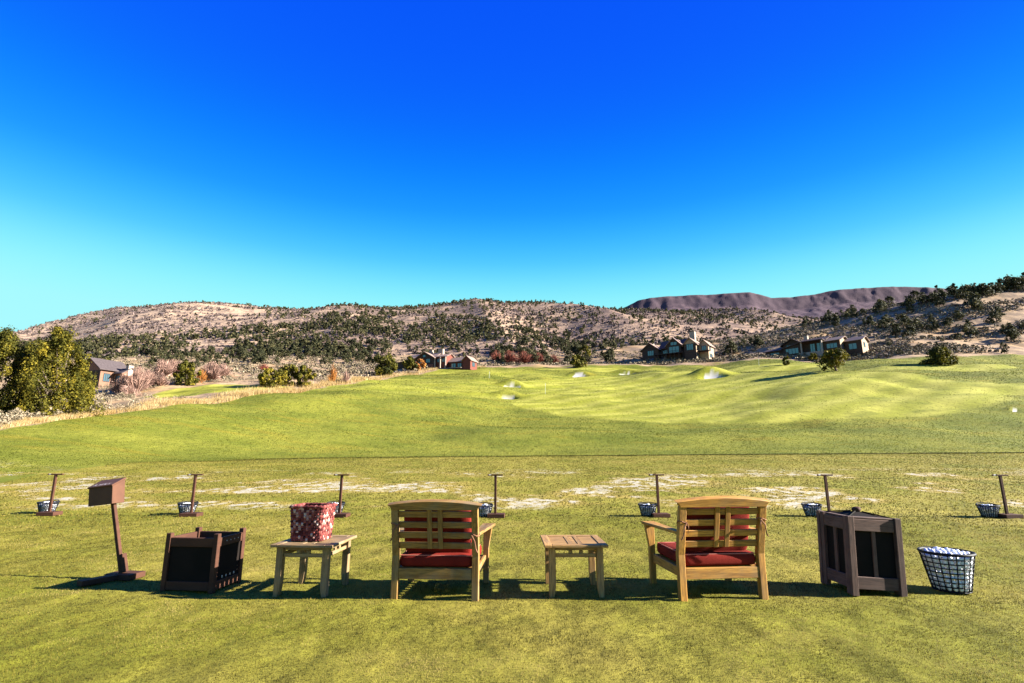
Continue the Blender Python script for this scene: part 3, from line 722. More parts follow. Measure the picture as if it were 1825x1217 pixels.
# grain of the turf farther off: tee top and mown slope
N = 200000
y_ = 8.5+rg.random(N)**1.1*35; X = rg.uniform(-1.05, 1.05, N)*y_; k = (rg.random(N) < sstep(7.5, 13.5, y_)) & (tee_of(X, y_) > .01) & (rg.random(N) > wear_at(X, y_)[0]*1.1); X, y_ = X[k], y_[k]; n = len(X)
o = blades('turf_grass', X, y_, ground_z(X, y_), .018+.02*rg.random(n), .0011*y_*(.6+.8*rg.random(n)), M_TURF, 31, .42+1.3*(fbm(X/2.2, y_/2.2, 4)-.5), .9)
tag(o, 'closely mown turf of the tee around the ball baskets', 'grass', kind='stuff')
M_SLOPE = leaf_material('slope_turf', (.054, .064, .006), (.120, .130, .014), (.228, .212, .040), .8, .8, .5)
N = 330000
y_ = np.exp(rg.uniform(math.log(24), math.log(228), N)); X = rg.uniform(-1.08, 1.08, N)*y_
k = (tee_of(X, y_) < -.012) & (edge_of(X, y_) < -.003) & (rg.random(N) > fair_at(X, y_)*.85)
for bx, by, rx, ry, dp in BUNK: k &= ((X-bx)/rx)**2+((y_-by)/ry)**2 > 1.3
X, y_ = X[k], y_[k]; n = len(X); print('slope blades', n)
o = blades('slope_grass', X, y_, ground_z(X, y_), (.03+.035*rg.random(n))*np.clip(y_/45, .8, 3.2), .0009*y_*(.5+.9*rg.random(n)), M_SLOPE, 32, .47+1.5*(fbm(X/7, y_/9, 4)-.5)+1.1*(fbm(X/24+3, y_/30, 2)-.5), .8)
tag(o, 'green rough grass clothing the rolling slope', 'grass', kind='stuff')
# ------------------------------------------------------------------ houses
M_DARKWOOD = varied('dark_stained_siding', (0.053, 0.032, 0.022), (0.031, 0.020, 0.015), 1.2, .8, .2, .3, 8, (.3, .3, 4))
M_TANWALL = varied('tan_stucco', (0.310, 0.223, 0.149), (0.260, 0.180, 0.118), 1.5, .9, .1)
M_BRNWALL = varied('rosy_brown_siding', (.17, .092, .060), (.13, .070, .048), 1.2, .85, .1, .3, 8, (.3, .3, 4))
M_STONE = varied('pale_stone', (0.310, 0.248, 0.198), (0.186, 0.149, 0.124), 2.5, .9, .1, .5, 6)
M_REDWALL = varied('red_brown_siding', (0.124, 0.034, 0.022), (0.081, 0.025, 0.017), 1.2, .8, .2, .3, 8, (.3, .3, 4))
M_ROOF = varied('brown_shingles', (0.081, 0.053, 0.046), (0.053, 0.037, 0.034), 2.0, .8, .15, .5, 5)
M_ROOFT = varied('tan_shingles', (0.211, 0.149, 0.118), (0.161, 0.112, 0.090), 2.0, .8, .15, .5, 5)
M_ROOFG = varied('grey_metal_roof', (.070, .056, .056), (.050, .040, .040), 2.0, .9, .08)
M_TRIM = varied('dark_trim', (0.031, 0.022, 0.017), (0.025, 0.017, 0.014), 3, .7)
M_PTRIM = varied('pale_trim', (0.279, 0.223, 0.174), (0.236, 0.186, 0.143), 3, .7)
gb = NB('window_glass'); M_GLASS = gb.out((.055, .105, .135), .06, .8)
gb.p.inputs['Metallic'].default_value = .35
M_GARAGE = varied('blue_grey_door', (0.081, 0.099, 0.149), (0.062, 0.081, 0.124), 2, .6)

def gable(P, x0, x1, y0, y1, zb, ze, zr, ridge='y', wm=None, rm=None, over=.7, th=.22):
    """walled block with a gabled roof; the ridge runs along local x or y"""
    wm = wm or M_DARKWOOD; rm = rm or M_ROOF; mb = MB(); rf = MB()
    if ridge == 'y':
        xm = (x0+x1)/2; mb.prism([(x0, zb), (x1, zb), (x1, ze), (xm, zr), (x0, ze)], 'y', y0, y1)
        sl = (zr-ze)/(xm-x0); o = over
        for s in (-1, 1):
            xe = xm+s*(xm-x0+o); zz = ze-sl*o
            rf.prism([(xm, zr+.03), (xe, zz+.03), (xe, zz+.03+th), (xm, zr+.03+th)], 'y', y0-o, y1+o)
    else:
        ym = (y0+y1)/2; mb.prism([(y0, zb), (y1, zb), (y1, ze), (ym, zr), (y0, ze)], 'x', x0, x1)
        sl = (zr-ze)/(ym-y0); o = over
        for s in (-1, 1):
            ye_ = ym+s*(ym-y0+o); zz = ze-sl*o
            rf.prism([(ym, zr+.03), (ye_, zz+.03), (ye_, zz+.03+th), (ym, zr+.03+th)], 'x', x0-o, x1+o)
    mb.build('wall', wm, P); return rf.build('roof', rm, P)
def shed(P, x0, x1, y0, y1, zb, z0, z1, wm=None, rm=None, over=.6, th=.25):
    """block with a single-pitch roof falling along x from z0 (at x0) to z1 (at x1)"""
    MB().prism([(x0, zb), (x1, zb), (x1, z1), (x0, z0)], 'y', y0, y1).build('wall', wm or M_DARKWOOD, P)
    s = (z1-z0)/(x1-x0)
    return MB().prism([(x0-over, z0-s*over+.03), (x1+over, z1+s*over+.03), (x1+over, z1+s*over+.03+th), (x0-over, z0-s*over+.03+th)], 'y', y0-over, y1+over).build('roof', rm or M_ROOF, P)
def window(P, face, c, a0, a1, z0, z1, n=2, trim=None, name='window'):
    """face 'f': in the wall y=c looking along -y; 'r': in the wall x=c looking along +x"""
    t = trim or M_TRIM; fr = MB(); pn = MB(); b = .12
    def bx(m, p0, p1, q0, q1, d0, d1):
        if face == 'f': m.box(p0, p1, c-d1, c-d0, q0, q1)
        else: m.box(c+d0, c+d1, p0, p1, q0, q1)
    bx(fr, a0, a1, z0-b, z0, .01, .12); bx(fr, a0, a1, z1, z1+b, .01, .12)
    for i in range(n+1):
        q = a0+(a1-a0)*i/n; bx(fr, q-b/2, q+b/2, z0+.002, z1-.002, .01, .11)
    o = fr.build(name, t, P)
    bx(pn, a0+b/2, a1-b/2, z0, z1, .02, .05); pn.build('pane', M_GLASS, o)
    return o
def chimney(P, x0, x1, y0, y1, z0, z1, m=None):
    o = MB().box(x0, x1, y0, y1, z0, z1).build('chimney', m or M_STONE, P)
    MB().box(x0-.12, x1+.12, y0-.12, y1+.12, z1+.003, z1+.22).build('cap', M_TRIM, o)
def house(name, label, u, v, deg, s=1.0, sink=.5):
    hx = hit(u, v); r = empty(name, (hx[0], hx[1], hx[2]-sink), math.radians(deg), scale=(s, s, s))
    tag(r, label, 'house'); return r, hx

# dark gabled house behind the pink shrubs
H1, hx = house('gabled_house', 'dark brown gabled house half hidden by pink bare shrubs and olive junipers', 160, 690, -20)
k = hx[3]/FPX                      # metres per photo pixel there
gable(H1, -5.5, 3.8, 0, 8, -1, 5.6, 8.4, 'y', M_BRNWALL, M_ROOFG, .9)
gable(H1, 3.9, 7.4, 4, 9, -1, 4.6, 6.0, 'x', M_BRNWALL, M_ROOFG, .6)
gable(H1, -10.5, -5.6, 2, 8, -1, 3.4, 5.2, 'y', M_DARKWOOD, M_ROOFG, .6)
MB().box(-5.5, 3.8, -.1, -.02, -1, 5.0).build('shaded_front', M_DARKWOOD, H1)  # dark sheet puts the front's shade into its colour
chimney(H1, 6.4, 7.6, 5.5, 7, 4, 6.9)
window(H1, 'r', 3.8, 1.0, 2.8, 2.2, 4.2, 3); window(H1, 'f', -.1, -3.6, -1.6, 2.2, 4.2, 2)
window(H1, 'f', 4.0, 4.8, 6.6, 2.2, 3.8, 2)
H1.scale = (k/.170, k/.170, k/.150)

# long red house
H2, hx = house('red_house', 'long low red brown house with a gabled upper storey and two chimneys', 767, 657, -22)
gable(H2, -13, 2.0, 1, 10, -1, 6.4, 8.8, 'x', M_REDWALL, M_ROOFT, .9)
gable(H2, -7, 2.5, -1.5, 7, -1, 5.6, 8.3, 'y', M_DARKWOOD, M_ROOFT, .9)
gable(H2, 2.6, 8.5, 0, 8, -1, 6.0, 7.6, 'x', M_REDWALL, M_ROOFT, .7)
gable(H2, 8.6, 17, 2, 9, -1, 3.6, 5.8, 'x', M_REDWALL, M_ROOFT, .8)
gable(H2, 17.1, 21, 0, 7, -1, 3.6, 5.4, 'y', M_REDWALL, M_ROOFT, .6)
shed(H2, -22, -13.1, 2, 9, -1, 4.6, 5.2, M_DARKWOOD, M_ROOFG)
chimney(H2, -4, -2.2, 5, 6.4, 6, 10.6, M_STONE); chimney(H2, 1.0, 3.6, 5, 6.6, 6, 10.8, M_STONE)
MB().box(-6.9, 2.4, -1.62, -1.52, -1, 2.4).build('stone_base', varied('red_stone', (0.149, 0.074, 0.056), (0.099, 0.053, 0.043), 2, .9, .1), H2)
for a in (-5.6, -1.6): window(H2, 'f', -1.5, a, a+2.2, 3.3, 5.0, 2)
window(H2, 'f', -1.5, -3.4, -1.9, 6.0, 7.0, 1); window(H2, 'f', 1.0, -11.6, -8.6, 3.2, 5.0, 3)
for a in (3.4, 6.0): window(H2, 'f', 0, a, a+1.6, 3.4, 5.0, 2)
window(H2, 'f', 2, 10, 12.4, .8, 2.6, 2); window(H2, 'f', 2, 13.4, 15.4, .8, 2.6, 2); window(H2, 'r', 21, 2, 4.4, .8, 2.6, 2)
for a in (2.7, 5.5, 8.3): MB().box(a, a+.5, -1.3, -.8, -1, 5.6).build('column', M_PTRIM, H2)
dk = MB().box(2.6, 17, -1.6, -.02, -.2, .1).build('terrace', M_STONE, H2)
H2.scale = (hx[3]/FPX/.265,)*3

# house with the tall pale chimney
H3, hx = house('chalet_house', 'dark timber house with tall pale chimney and long deck above the fairway', 1204, 640, -38)
gable(H3, -16, -8, 0, 10, -1, 6.2, 9.2, 'y', M_DARKWOOD, M_ROOFT, .8)
gable(H3, -7.9, 5, 3, 12, -1, 7.0, 10.6, 'x', M_DARKWOOD, M_ROOF, .9)
gable(H3, -3.5, 3.0, -.5, 7, -1, 7.0, 10.2, 'y', M_DARKWOOD, M_ROOFT, .9)
gable(H3, 5.1, 10.5, -2.5, 8, -1, 6.2, 8.8, 'y', M_TANWALL, M_ROOFT, .8)
gable(H3, 10.6, 14.5, 1.5, 9, -1, 5.9, 8.0, 'y', M_TANWALL, M_ROOFT, .7)
MB().box(5.1, 10.5, -2.62, -2.52, -1, 6.2).build('shaded_front', M_DARKWOOD, H3)  # tan gable's front darkened by a sheet, as shade away from the sun
chimney(H3, 5.2, 7.6, 5.2, 7.2, 7, 13.4, M_STONE); chimney(H3, -13.2, -12, 4.5, 5.7, 7, 9.9, M_STONE)
window(H3, 'f', 0, -13.2, -10.2, 3.4, 5.6, 3); window(H3, 'f', -.5, -2.6, 2.1, 3.4, 6.2, 3); window(H3, 'f', -.5, -1.7, 1.2, 6.9, 8.3, 2)
window(H3, 'f', 3, -7.2, -4.2, 3.4, 5.6, 3); window(H3, 'f', -2.62, 6.3, 9.3, 3.4, 6.0, 3)
for a in (-.5, 3.4): window(H3, 'r', 10.5, a-1, a+1.2, 3.4, 5.2, 2)
window(H3, 'r', 10.5, -1.5, .9, .2, 1.7, 2); window(H3, 'r', 14.5, 2.6, 4.6, 3.4, 5.2, 2); window(H3, 'r', 14.5, 3, 6.5, .2, 1.8, 3); window(H3, 'f', 1.5, 11.6, 13.5, 3.4, 5.2, 2)
MB().box(-12.8, -10.2, -.1, -.01, -.9, 1.9).build('garage_door', M_GARAGE, H3)
d_ = MB().box(-9, 5.0, -3.6, -.55, 2.6, 2.9).build('deck', M_DARKWOOD, H3)
for i in range(8): MB().box(-9+i*1.97, -8.8+i*1.97, -3.55, -3.3, -1, 2.6).build('post', M_TRIM, d_)
rl = MB().box(-9, 5, -3.58, -3.5, 3.75, 3.85)
for i in range(40): rl.box(-9+i*.355, -8.95+i*.355, -3.57, -3.51, 2.9, 3.75)
rl.build('railing', M_TRIM, d_)
MB().box(10.5, 15.5, -1.5, 1.3, 2.5, 2.75).build('balcony', M_DARKWOOD, H3)
H3.scale = (hx[3]/FPX/.255,)*3

# terraced house with big blue windows
H4, hx = house('terraced_house', 'broad dark house with stepped low roofs and big blue reflecting windows', 1444, 633, -50)
gable(H4, -20, -11, 0, 9, -1, 4.6, 6.2, 'x', M_DARKWOOD, M_ROOF, .8)
gable(H4, -13, -4.5, 4, 12, -1, 7.4, 9.8, 'y', M_DARKWOOD, M_ROOF, 1.2)
shed(H4, -10.9, -3.0, -2, 6, -1, 4.6, 6.2, M_DARKWOOD, M_ROOF, .7)
gable(H4, -2.9, 6.5, 0, 10, -1, 6.6, 8.6, 'x', M_DARKWOOD, M_ROOF, 1.0)
gable(H4, 6.6, 13, -1, 8, -1, 5.6, 7.4, 'x', M_TANWALL, M_ROOFT, .9)
gable(H4, 13.5, 20, 3, 11, -1, 5.0, 6.8, 'x', M_TANWALL, M_ROOFT, .8)
MB().box(6.6, 12.9, -1.12, -1.02, -1, 5.4).build('shaded_front', M_DARKWOOD, H4)  # dark sheets here paint the unlit fronts of the tan blocks
MB().box(13.5, 19.9, 2.88, 2.98, -1, 4.8).build('shaded_front', M_DARKWOOD, H4)
chimney(H4, -4.2, -2.6, 6, 7.6, 6, 10.9, M_STONE)
window(H4, 'f', 0, -17.5, -13.5, 1.6, 3.6, 4); window(H4, 'f', 4, -11.5, -8.6, 5.4, 7.0, 3); window(H4, 'f', 4, -7.6, -5.6, 5.4, 7.0, 2)
window(H4, 'f', -2, -9.6, -4.0, 1.8, 4.2, 4); window(H4, 'f', 0, .4, 2.4, 1.8, 5.4, 2); window(H4, 'f', 0, 3.2, 5.8, 1.8, 5.4, 2)
window(H4, 'f', -1.12, 7.6, 11.8, 2.2, 4.2, 3); window(H4, 'r', 13, 1, 2.8, 1.6, 4.0, 1); window(H4, 'f', 2.88, 15, 18, 1.2, 3.6, 2); window(H4, 'r', 20, 5, 7, 2.0, 4.0, 1)
dk = MB().box(-2.9, 6.5, -3.2, -.02, 1.0, 1.35).build('balcony', M_STONE, H4)
for a in (-2.6, 5.9): MB().box(a, a+.55, -3.1, -2.55, -1.0, 6.2).build('column', M_PTRIM, H4)
MB().box(-3.4, 7.0, -3.7, -1.05, 6.25, 6.5).build('porch_roof', M_ROOF, H4)
MB().box(-2.9, 6.4, -3.15, -.3, -1, .98).build('stone_base', M_STONE, H4)
H4.scale = (hx[3]/FPX/.255,)*3

# flagsticks on the far greens
M_WHITE = varied('white_paint', (0.496, 0.496, 0.484), (0.465, 0.465, 0.446), 5, .5)
for (u, v, hp, lb) in ((972, 703, 20, 'thin pale flagstick among the sand bunkers'), (872, 674, 12, 'short white marker post on the near brow by the red house'), (1353, 652, 13, 'faint flagstick on the far green below the houses')):
    h_ = hit(u, v); m = h_[3]/FPX; f_ = empty('flagstick', h_[:3])
    MB().tube([(0, 0, -.1), (0, 0, hp*m)], .022*m/.12, 6).build('pole', M_WHITE, f_)
    MB().prism([(0, hp*m*.82), (.14*m/.1, hp*m*.90), (0, hp*m*.97)], 'y', -.01, .01).build('flag', M_WHITE, f_)
    tag(f_, lb, 'flagstick', 'flagsticks on the course')
# ------------------------------------------------------------------ the furniture and gear on the tee
TEAK = [wood('teak_'+a, a, (.400, .196, .030), (.225, .098, .014), (.150, .105, .050), .35) for a in 'xyz']
GREY = [wood('weathered_teak_'+a, a, (.240, .152, .066), (.155, .096, .042), (.190, .150, .098), .45) for a in 'xyz']
BROWN = varied('brown_recycled_board', (.062, .027, .016), (.044, .019, .012), 4, .7, .12, .3, 40, (1, 1, 3))
BROWN2 = varied('brown_metal_box', (.080, .036, .021), (.062, .028, .017), 9, .6, .15, .2, 60)
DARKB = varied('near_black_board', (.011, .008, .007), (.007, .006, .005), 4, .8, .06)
OLDB = [wood('weathered_brown_board_'+a, a, (.098, .052, .036), (.060, .032, .023), (.120, .076, .058), .4, .8) for a in 'xyz']
RED = varied('red_cushion_cloth', (.155, .014, .009), (.11, .010, .006), 5, .9, .08, .35, 160)
PIPE = varied('pale_piping', (0.384, 0.124, 0.087), (0.341, 0.099, 0.068), 5, .8)
ROPE = varied('tan_tie_cord', (0.217, 0.105, 0.056), (0.136, 0.056, 0.031), 9, .9)
WIRE = varied('black_wire', (.006, .007, .009), (.010, .011, .014), 9, .6, .15)
SCREW = varied('steel_screw', (0.372, 0.360, 0.341), (0.310, 0.298, 0.279), 9, .4, .5)

def cushion(name, mat, parent, size, loc, rot=(0, 0, 0), e=.28, seed=0):
    """a stuffed rounded slab with a soft, uneven top"""
    n, m = 26, 14; sx, sy, sz = (s/2 for s in size); V = []; F = []
    sg = lambda c, p_: math.copysign(abs(c)**p_, c)
    for j in range(m+1):
        ph = -math.pi/2+math.pi*j/m
        for i in range(n):
            th = 2*math.pi*i/n
            x_ = sx*sg(math.cos(ph), e*1.2)*sg(math.cos(th), e); y_ = sy*sg(math.cos(ph), e*1.2)*sg(math.sin(th), e)
            z_ = sz*sg(math.sin(ph), .55)
            z_ += .008*math.sin(x_*17+seed)*math.cos(y_*13+seed)*(1 if z_ > 0 else .3)
            V.append((x_, y_, z_))
    for j in range(m):
        for i in range(n): F.append((j*n+i, j*n+(i+1) % n, (j+1)*n+(i+1) % n, (j+1)*n+i))
    mb = MB(); mb.add(V, F)
    return mb.build(name, mat, parent, smooth=True, loc=loc, rot=rot)

def armchair(label, loc, deg, seed, sc_=1.0, mats=None):
    WX, WY, WZ = mats or TEAK; P = empty('armchair', loc, math.radians(deg)); r = random.Random(seed)
    A = math.radians(14); z0 = .40
    yb = lambda z: -(z-z0)*math.tan(A) if z > z0 else 0.0
    for s in (-1, 1):      # rear legs running up into the reclined back
        t = .031
        prof = [(-t, -.014), (t, -.014), (t, z0), (yb(.842)+t, .842), (yb(.842)-t, .842), (-t, z0)]
        MB().prism(prof, 'x', s*.39-.033, s*.39+.033).build('rear_leg', WZ, P, bevel=.005)
        tp = [(s*.41-.03, -.014), (s*.41+.03, -.014), (s*.41+.03, .36), (s*.41+.03+.035*(s > 0), .575), (s*.41-.03-.035*(s < 0), .575), (s*.41-.03, .36)]
        MB().prism(tp, 'y', .665, .72).build('front_leg', WZ, P, bevel=.004)
        MB().prism([(s*.385-.03, -.03), (s*.385+.03+.012*s*0, -.03), (s*.43+.075, .74), (s*.43-.065, .74)], 'z', .580, .608).build('arm', WY, P, bevel=.005)
        board('side_rail', WY, P, (.03, .64, .085), (s*.395, .35, .245))
    crest = []
    for i in range(17):
        q = -1+i/8; crest.append((q*.462, .887+.038*(1-q*q)))
    crest += [(.437, .872), (.425, .853), (.422, .838), (-.422, .838), (-.425, .853), (-.437, .872)]
    co = MB().prism([(a, b-.885) for a, b in crest], 'y', -.036, .036).build('crest_rail', WX, P, bevel=.004, loc=(0, yb(.885), .885), rot=(A, 0, 0))
    for z in (.790, .690, .592, .494):
        board('slat', WX, P, (.715, .020, .060), (0, yb(z)+.004, z), (A, 0, 0))
    for xs in (-.052, .052):
        zm = (.845+.466)/2; board('splat', WZ, P, (.046, .016, .382/math.cos(A)), (xs, yb(zm)-.0145, zm), (A, 0, 0))
    board('rear_rail', WX, P, (.712, .028, .100), (0, -.012, .235)); board('front_rail', WX, P, (.758, .028, .095), (0, .692, .235))
    sp = MB()
    for i in range(7): sp.box(-.378, .378, .05+i*.085, .105+i*.085, .262, .282)
    sp.build('seat_slats', WX, P)
    sc = cushion('seat_cushion', RED, P, (.735, .70, .125), (0, .350, .345), e=.13, seed=seed)
    pp = [(-.345, -.335, .050), (.345, -.335, .050), (.352, 0, .052), (.345, .335, .05), (-.345, .335, .05), (-.352, 0, .052)]
    MB().tube(pp, .006, 6, closed=True).build('piping', PIPE, sc)
    cushion('back_cushion', RED, P, (.68, .52, .13), (.0, .085, .628), (math.pi/2+A+.04, 0, 0), seed=seed+3)
    for s, z in ((-1, .70), (1, .60 if seed % 2 else .72)):
        y_ = yb(z); q = []
        for i in range(10):
            a = 2*math.pi*i/10; q.append((s*.39+.042*math.cos(a), y_+.042*math.sin(a), z+.01*math.sin(2*a)))
        tie = MB().tube(q, .006, 5, closed=True)
        tie.tube([(s*.39-.03*s, y_-.044, z), (s*.39+.002, y_-.058, z-.05), (s*.39+.012*s, y_-.05, z-.12), (s*.39+.028*s, y_-.046, z-.155)], .006, 5)
        tie.tube([(s*.39-.03*s, y_-.044, z), (s*.39-.04*s, y_-.055, z-.04), (s*.39-.036*s, y_-.045, z-.10)], .005, 5)
        tie.build('tie', ROPE, P)
    P.scale = (sc_,)*3; return tag(P, label, 'armchair', 'teak armchairs')
armchair('teak armchair with red cushions between the woven basket table and the bare table', (-.738, 5.435, 0), -4.0, 1, 1.0, [wood('aged_teak_'+a, a, (.270, .150, .036), (.150, .074, .016), (.150, .118, .066), .6) for a in 'xyz'])
armchair('golden lit teak armchair with red cushions beside the brown lidded bin', (2.022, 5.44, 0), 6.0, 2, 1.035)

def side_table(label, loc, deg, mats):
    WX, WY, WZ = mats; P = empty('side_table', loc, math.radians(deg)); hx_, hy = .235, .255
    for sx in (-1, 1):
        for sy in (-1, 1):
            q = sx*hx_; t = .033
            i_ = -sx*t; o_ = sx*t
            prof = [(q+o_, -.014), (q+o_, .458), (q+i_, .458), (q+i_, .12), (q+i_*.78, .05), (q+i_*.35, -.014)]
            MB().prism(prof, 'y', sy*hy-t, sy*hy+t).build('leg', WZ, P, bevel=.004)
    for sy in (-1, 1):
        board('apron', WX, P, (.402, .022, .028), (0, sy*hy, .440)); board('stretcher', WX, P, (.402, .022, .036), (0, sy*hy, .378))
        for xs in (-.052, .052): board('block', WZ, P, (.040, .020, .030), (xs, sy*hy, .411))
    for sx in (-1, 1):
        board('apron', WY, P, (.022, .442, .028), (sx*hx_, 0, .440)); board('stretcher', WY, P, (.022, .442, .036), (sx*hx_, 0, .378))
        for ys in (-.052, .052): board('block', WZ, P, (.020, .040, .030), (sx*hx_, ys, .411))
    T = empty('table_top', (0, 0, 0)); T.parent = P
    for sx in (-1, 1): board('frame_board', WY, T, (.078, .66, .026), (sx*.276, 0, .472))
    for sy in (-1, 1): board('frame_board', WX, T, (.472, .078, .026), (0, sy*.291, .472))
    for sx in (-1, 1): board('divider', WY, T, (.048, .502, .024), (sx*.048, 0, .471))
    for i in range(7):
        y_ = -.216+i*.072
        for sx in (-1, 1): board('slat', WX, T, (.1625, .060, .018), (sx*.1545, y_, .470), bevel=.003)
        board('slat', WX, T, (.046, .060, .018), (0, y_, .470), bevel=.003)
    return tag(P, label, 'side table', 'small teak side tables')
side_table('weathered teak side table carrying the woven red basket', (-2.045, 5.815, 0), -5.0, GREY)
side_table('bare slatted teak side table between the two armchairs', (.630, 5.815, 0), .6, [wood('mid_teak_'+a, a, (.345, .192, .060), (.215, .112, .036), (.185, .135, .075), .35) for a in 'xyz'])

# woven basket on the weathered table
bk = NB('woven_red_rope'); tn = bk.n('VertexColor', _layer_name='tint'); cr = bk.ramp(bk.n('SeparateColor', Color=tn.outputs['Color']).outputs[0],
        [(0, (.022, .005, .006)), (1, (.52, .37, .31)), (.35, (.105, .020, .018)), (.7, (.30, .080, .062))])
pos = bk.n('TexCoord').outputs['Object']; nn = bk.noise(pos, 90, 3, .7)
cr = bk.mix(bk.mapr(nn, .4, .65, 0, .55), cr, (.07, .018, .02)); bk.bump(nn, .7, .006); M_WEAVE = bk.out(cr, .85, .15)
def woven_basket(loc, deg):
    P = empty('woven_basket', loc, math.radians(deg)); rng = random.Random(4); H = .335
    V, F, C = [], [], []
    def pad(c, ax, ay, n, hx_, hy_, th, tint):
        """a puffy strand: 3x3 domed patch"""
        b = len(V)
        for j in (-1, -.5, 0, .5, 1):
            for i in (-1, -.5, 0, .5, 1):
                d = th*max(0, (1-.75*i*i))*max(0, (1-.75*j*j))
                V.append(c+ax*hx_*i+ay*hy_*j+n*d); C.append((tint, tint, tint, 1))
        for j in range(4):
            for i in range(4): F.append((b+j*5+i, b+j*5+i+1, b+j*5+i+6, b+j*5+i+5))
    for side in range(4):
        a = side*math.pi/2; n0 = Vector((math.sin(a), -math.cos(a), 0)); ax = Vector((math.cos(a), math.sin(a), 0))
        half_b, half_t = (.155, .175) if side % 2 == 0 else (.125, .145)
        off_b, off_t = (.125, .145) if side % 2 == 0 else (.155, .175)
        nx, nz = (12, 13) if side % 2 == 0 else (10, 13)
        for iz in range(nz):
            f = (iz+.5)/nz; hw = half_b+(half_t-half_b)*f; of = off_b+(off_t-off_b)*f
            for ix in range(nx):
                if side in (0, 2) and iz in (10, 11) and 4 <= ix <= 7 and side == 2: continue
                c = ax*(-hw+2*hw*(ix+.5)/nx)+n0*of+Vector((0, 0, H*f))
                ver = (ix+iz) % 2 == 0
                t = min(1, max(0, rng.gauss(.44+.10*((ix//2) % 2), .30)))
                pad(c, ax, Vector((0, 0, 1)), n0, hw/nx*(.92 if ver else 1.12), H/nz*.5*(1.25 if ver else .92), .017 if ver else .008, t)
    me = np_mesh('weave', np.array([tuple(v) for v in V]), np.array(F), M_WEAVE, np.array(C), smooth=True)
    o = link('weave', me, None, P); o['kind'] = 'stuff'
    inn = MB(); b_, t_ = (.152, .122), (.172, .142)
    vs = [(-b_[0], -b_[1], .004), (b_[0], -b_[1], .004), (b_[0], b_[1], .004), (-b_[0], b_[1], .004), (-t_[0], -t_[1], H-.03), (t_[0], -t_[1], H-.03), (t_[0], t_[1], H-.03), (-t_[0], t_[1], H-.03)]
    inn.add(vs, [(0, 1, 2, 3), (0, 1, 5, 4), (1, 2, 6, 5), (2, 3, 7, 6), (3, 0, 4, 7)]); inn.build('liner', varied('dark_red_liner', (0.062, 0.012, 0.012), (0.037, 0.009, 0.009), 9, .9), P)
    nr = 44; q = []; cc = []
    for sx0, sy0, sx1, sy1, k in ((-.178, -.148, .178, -.148, 14), (.178, -.148, .178, .148, 11), (.178, .148, -.178, .148, 14), (-.178, .148, -.178, -.148, 11)):
        for i in range(k): q.append((sx0+(sx1-sx0)*i/k, sy0+(sy1-sy0)*i/k, H+.006*(i % 2)))
    mb = MB().tube(q, [.015+.003*(i % 2) for i in range(len(q))], 6, closed=True)
    tt = [min(1, max(0, rng.gauss(.45, .25))) for _ in q]
    me = np_mesh('rim', np.array(mb.v), np.array(mb.f), M_WEAVE, np.array([(t, t, t, 1) for t in tt for _ in range(6)]), smooth=True)
    link('rim', me, None, P)
    return tag(P, 'red and cream woven rope basket with tapered sides on the weathered side table', 'basket')
woven_basket((-2.10, 5.83, .487), -7)

# leaning box on a post
def letter_box():
    P = empty('tee_box_on_post', (-4.38, 6.21, 0), math.radians(-7))
    L = math.radians(-17)
    board('base', BROWN, P, (.32, .22, .06), (.03, .12, .028)); board('foot', BROWN, P, (.11, .34, .055), (-.07, -.12, .028), (0, 0, math.radians(-22)))
    board('post', BROWN, P, (.042, .042, .80), (-.110, .10, .425), (0, L, 0)); board('brace', BROWN, P, (.035, .060, .20), (.018, .10, .165), (0, L, 0))
    bx = MB().prism([(-.085, 0), (.085, 0), (.085, .262), (-.085, .195)], 'x', -.15, .15).build('box', BROWN2, P, bevel=.003, loc=(-.295, .08, .790), rot=(0, math.radians(-7), 0))
    a = math.atan2(.067, .17)
    ld = MB().box(-.156, .156, -.102, .102, 0, .018).build('lid', BROWN2, P, bevel=.003, loc=(-.3235, .08, .790+.2285), rot=(a, math.radians(-7), 0))
    wm = varied('faded_white_lettering', (0.384, 0.341, 0.322), (0.279, 0.236, 0.223), 60, .8); x_ = -.105; rg_ = random.Random(3)
    lt = MB()
    strokes = {'a': [((0, 0), (.012, .03)), ((.012, .03), (.024, 0))], 'l': [((0, 0), (0, .03)), ((0, 0), (.018, 0))], 'x': [((0, 0), (.02, .03)), ((0, .03), (.02, 0))], 'u': [((0, .03), (.004, 0)), ((.004, 0), (.02, .002)), ((.02, .002), (.022, .03))]}
    for ch in 'alxualx':
        for (p0, p1) in strokes[ch]:
            lt.tube([(x_+p0[0], -.078+p0[1]*1.3, 0), (x_+p1[0], -.078+p1[1]*1.3, 0)], .0032, 4)
        x_ += .030
    lt.build('lettering', wm, ld, loc=(0, 0, .0208), scale=(1, 1, .12))
    return tag(P, 'brown lidded box on a leaning post beside the open dark box', 'box on post')
letter_box()

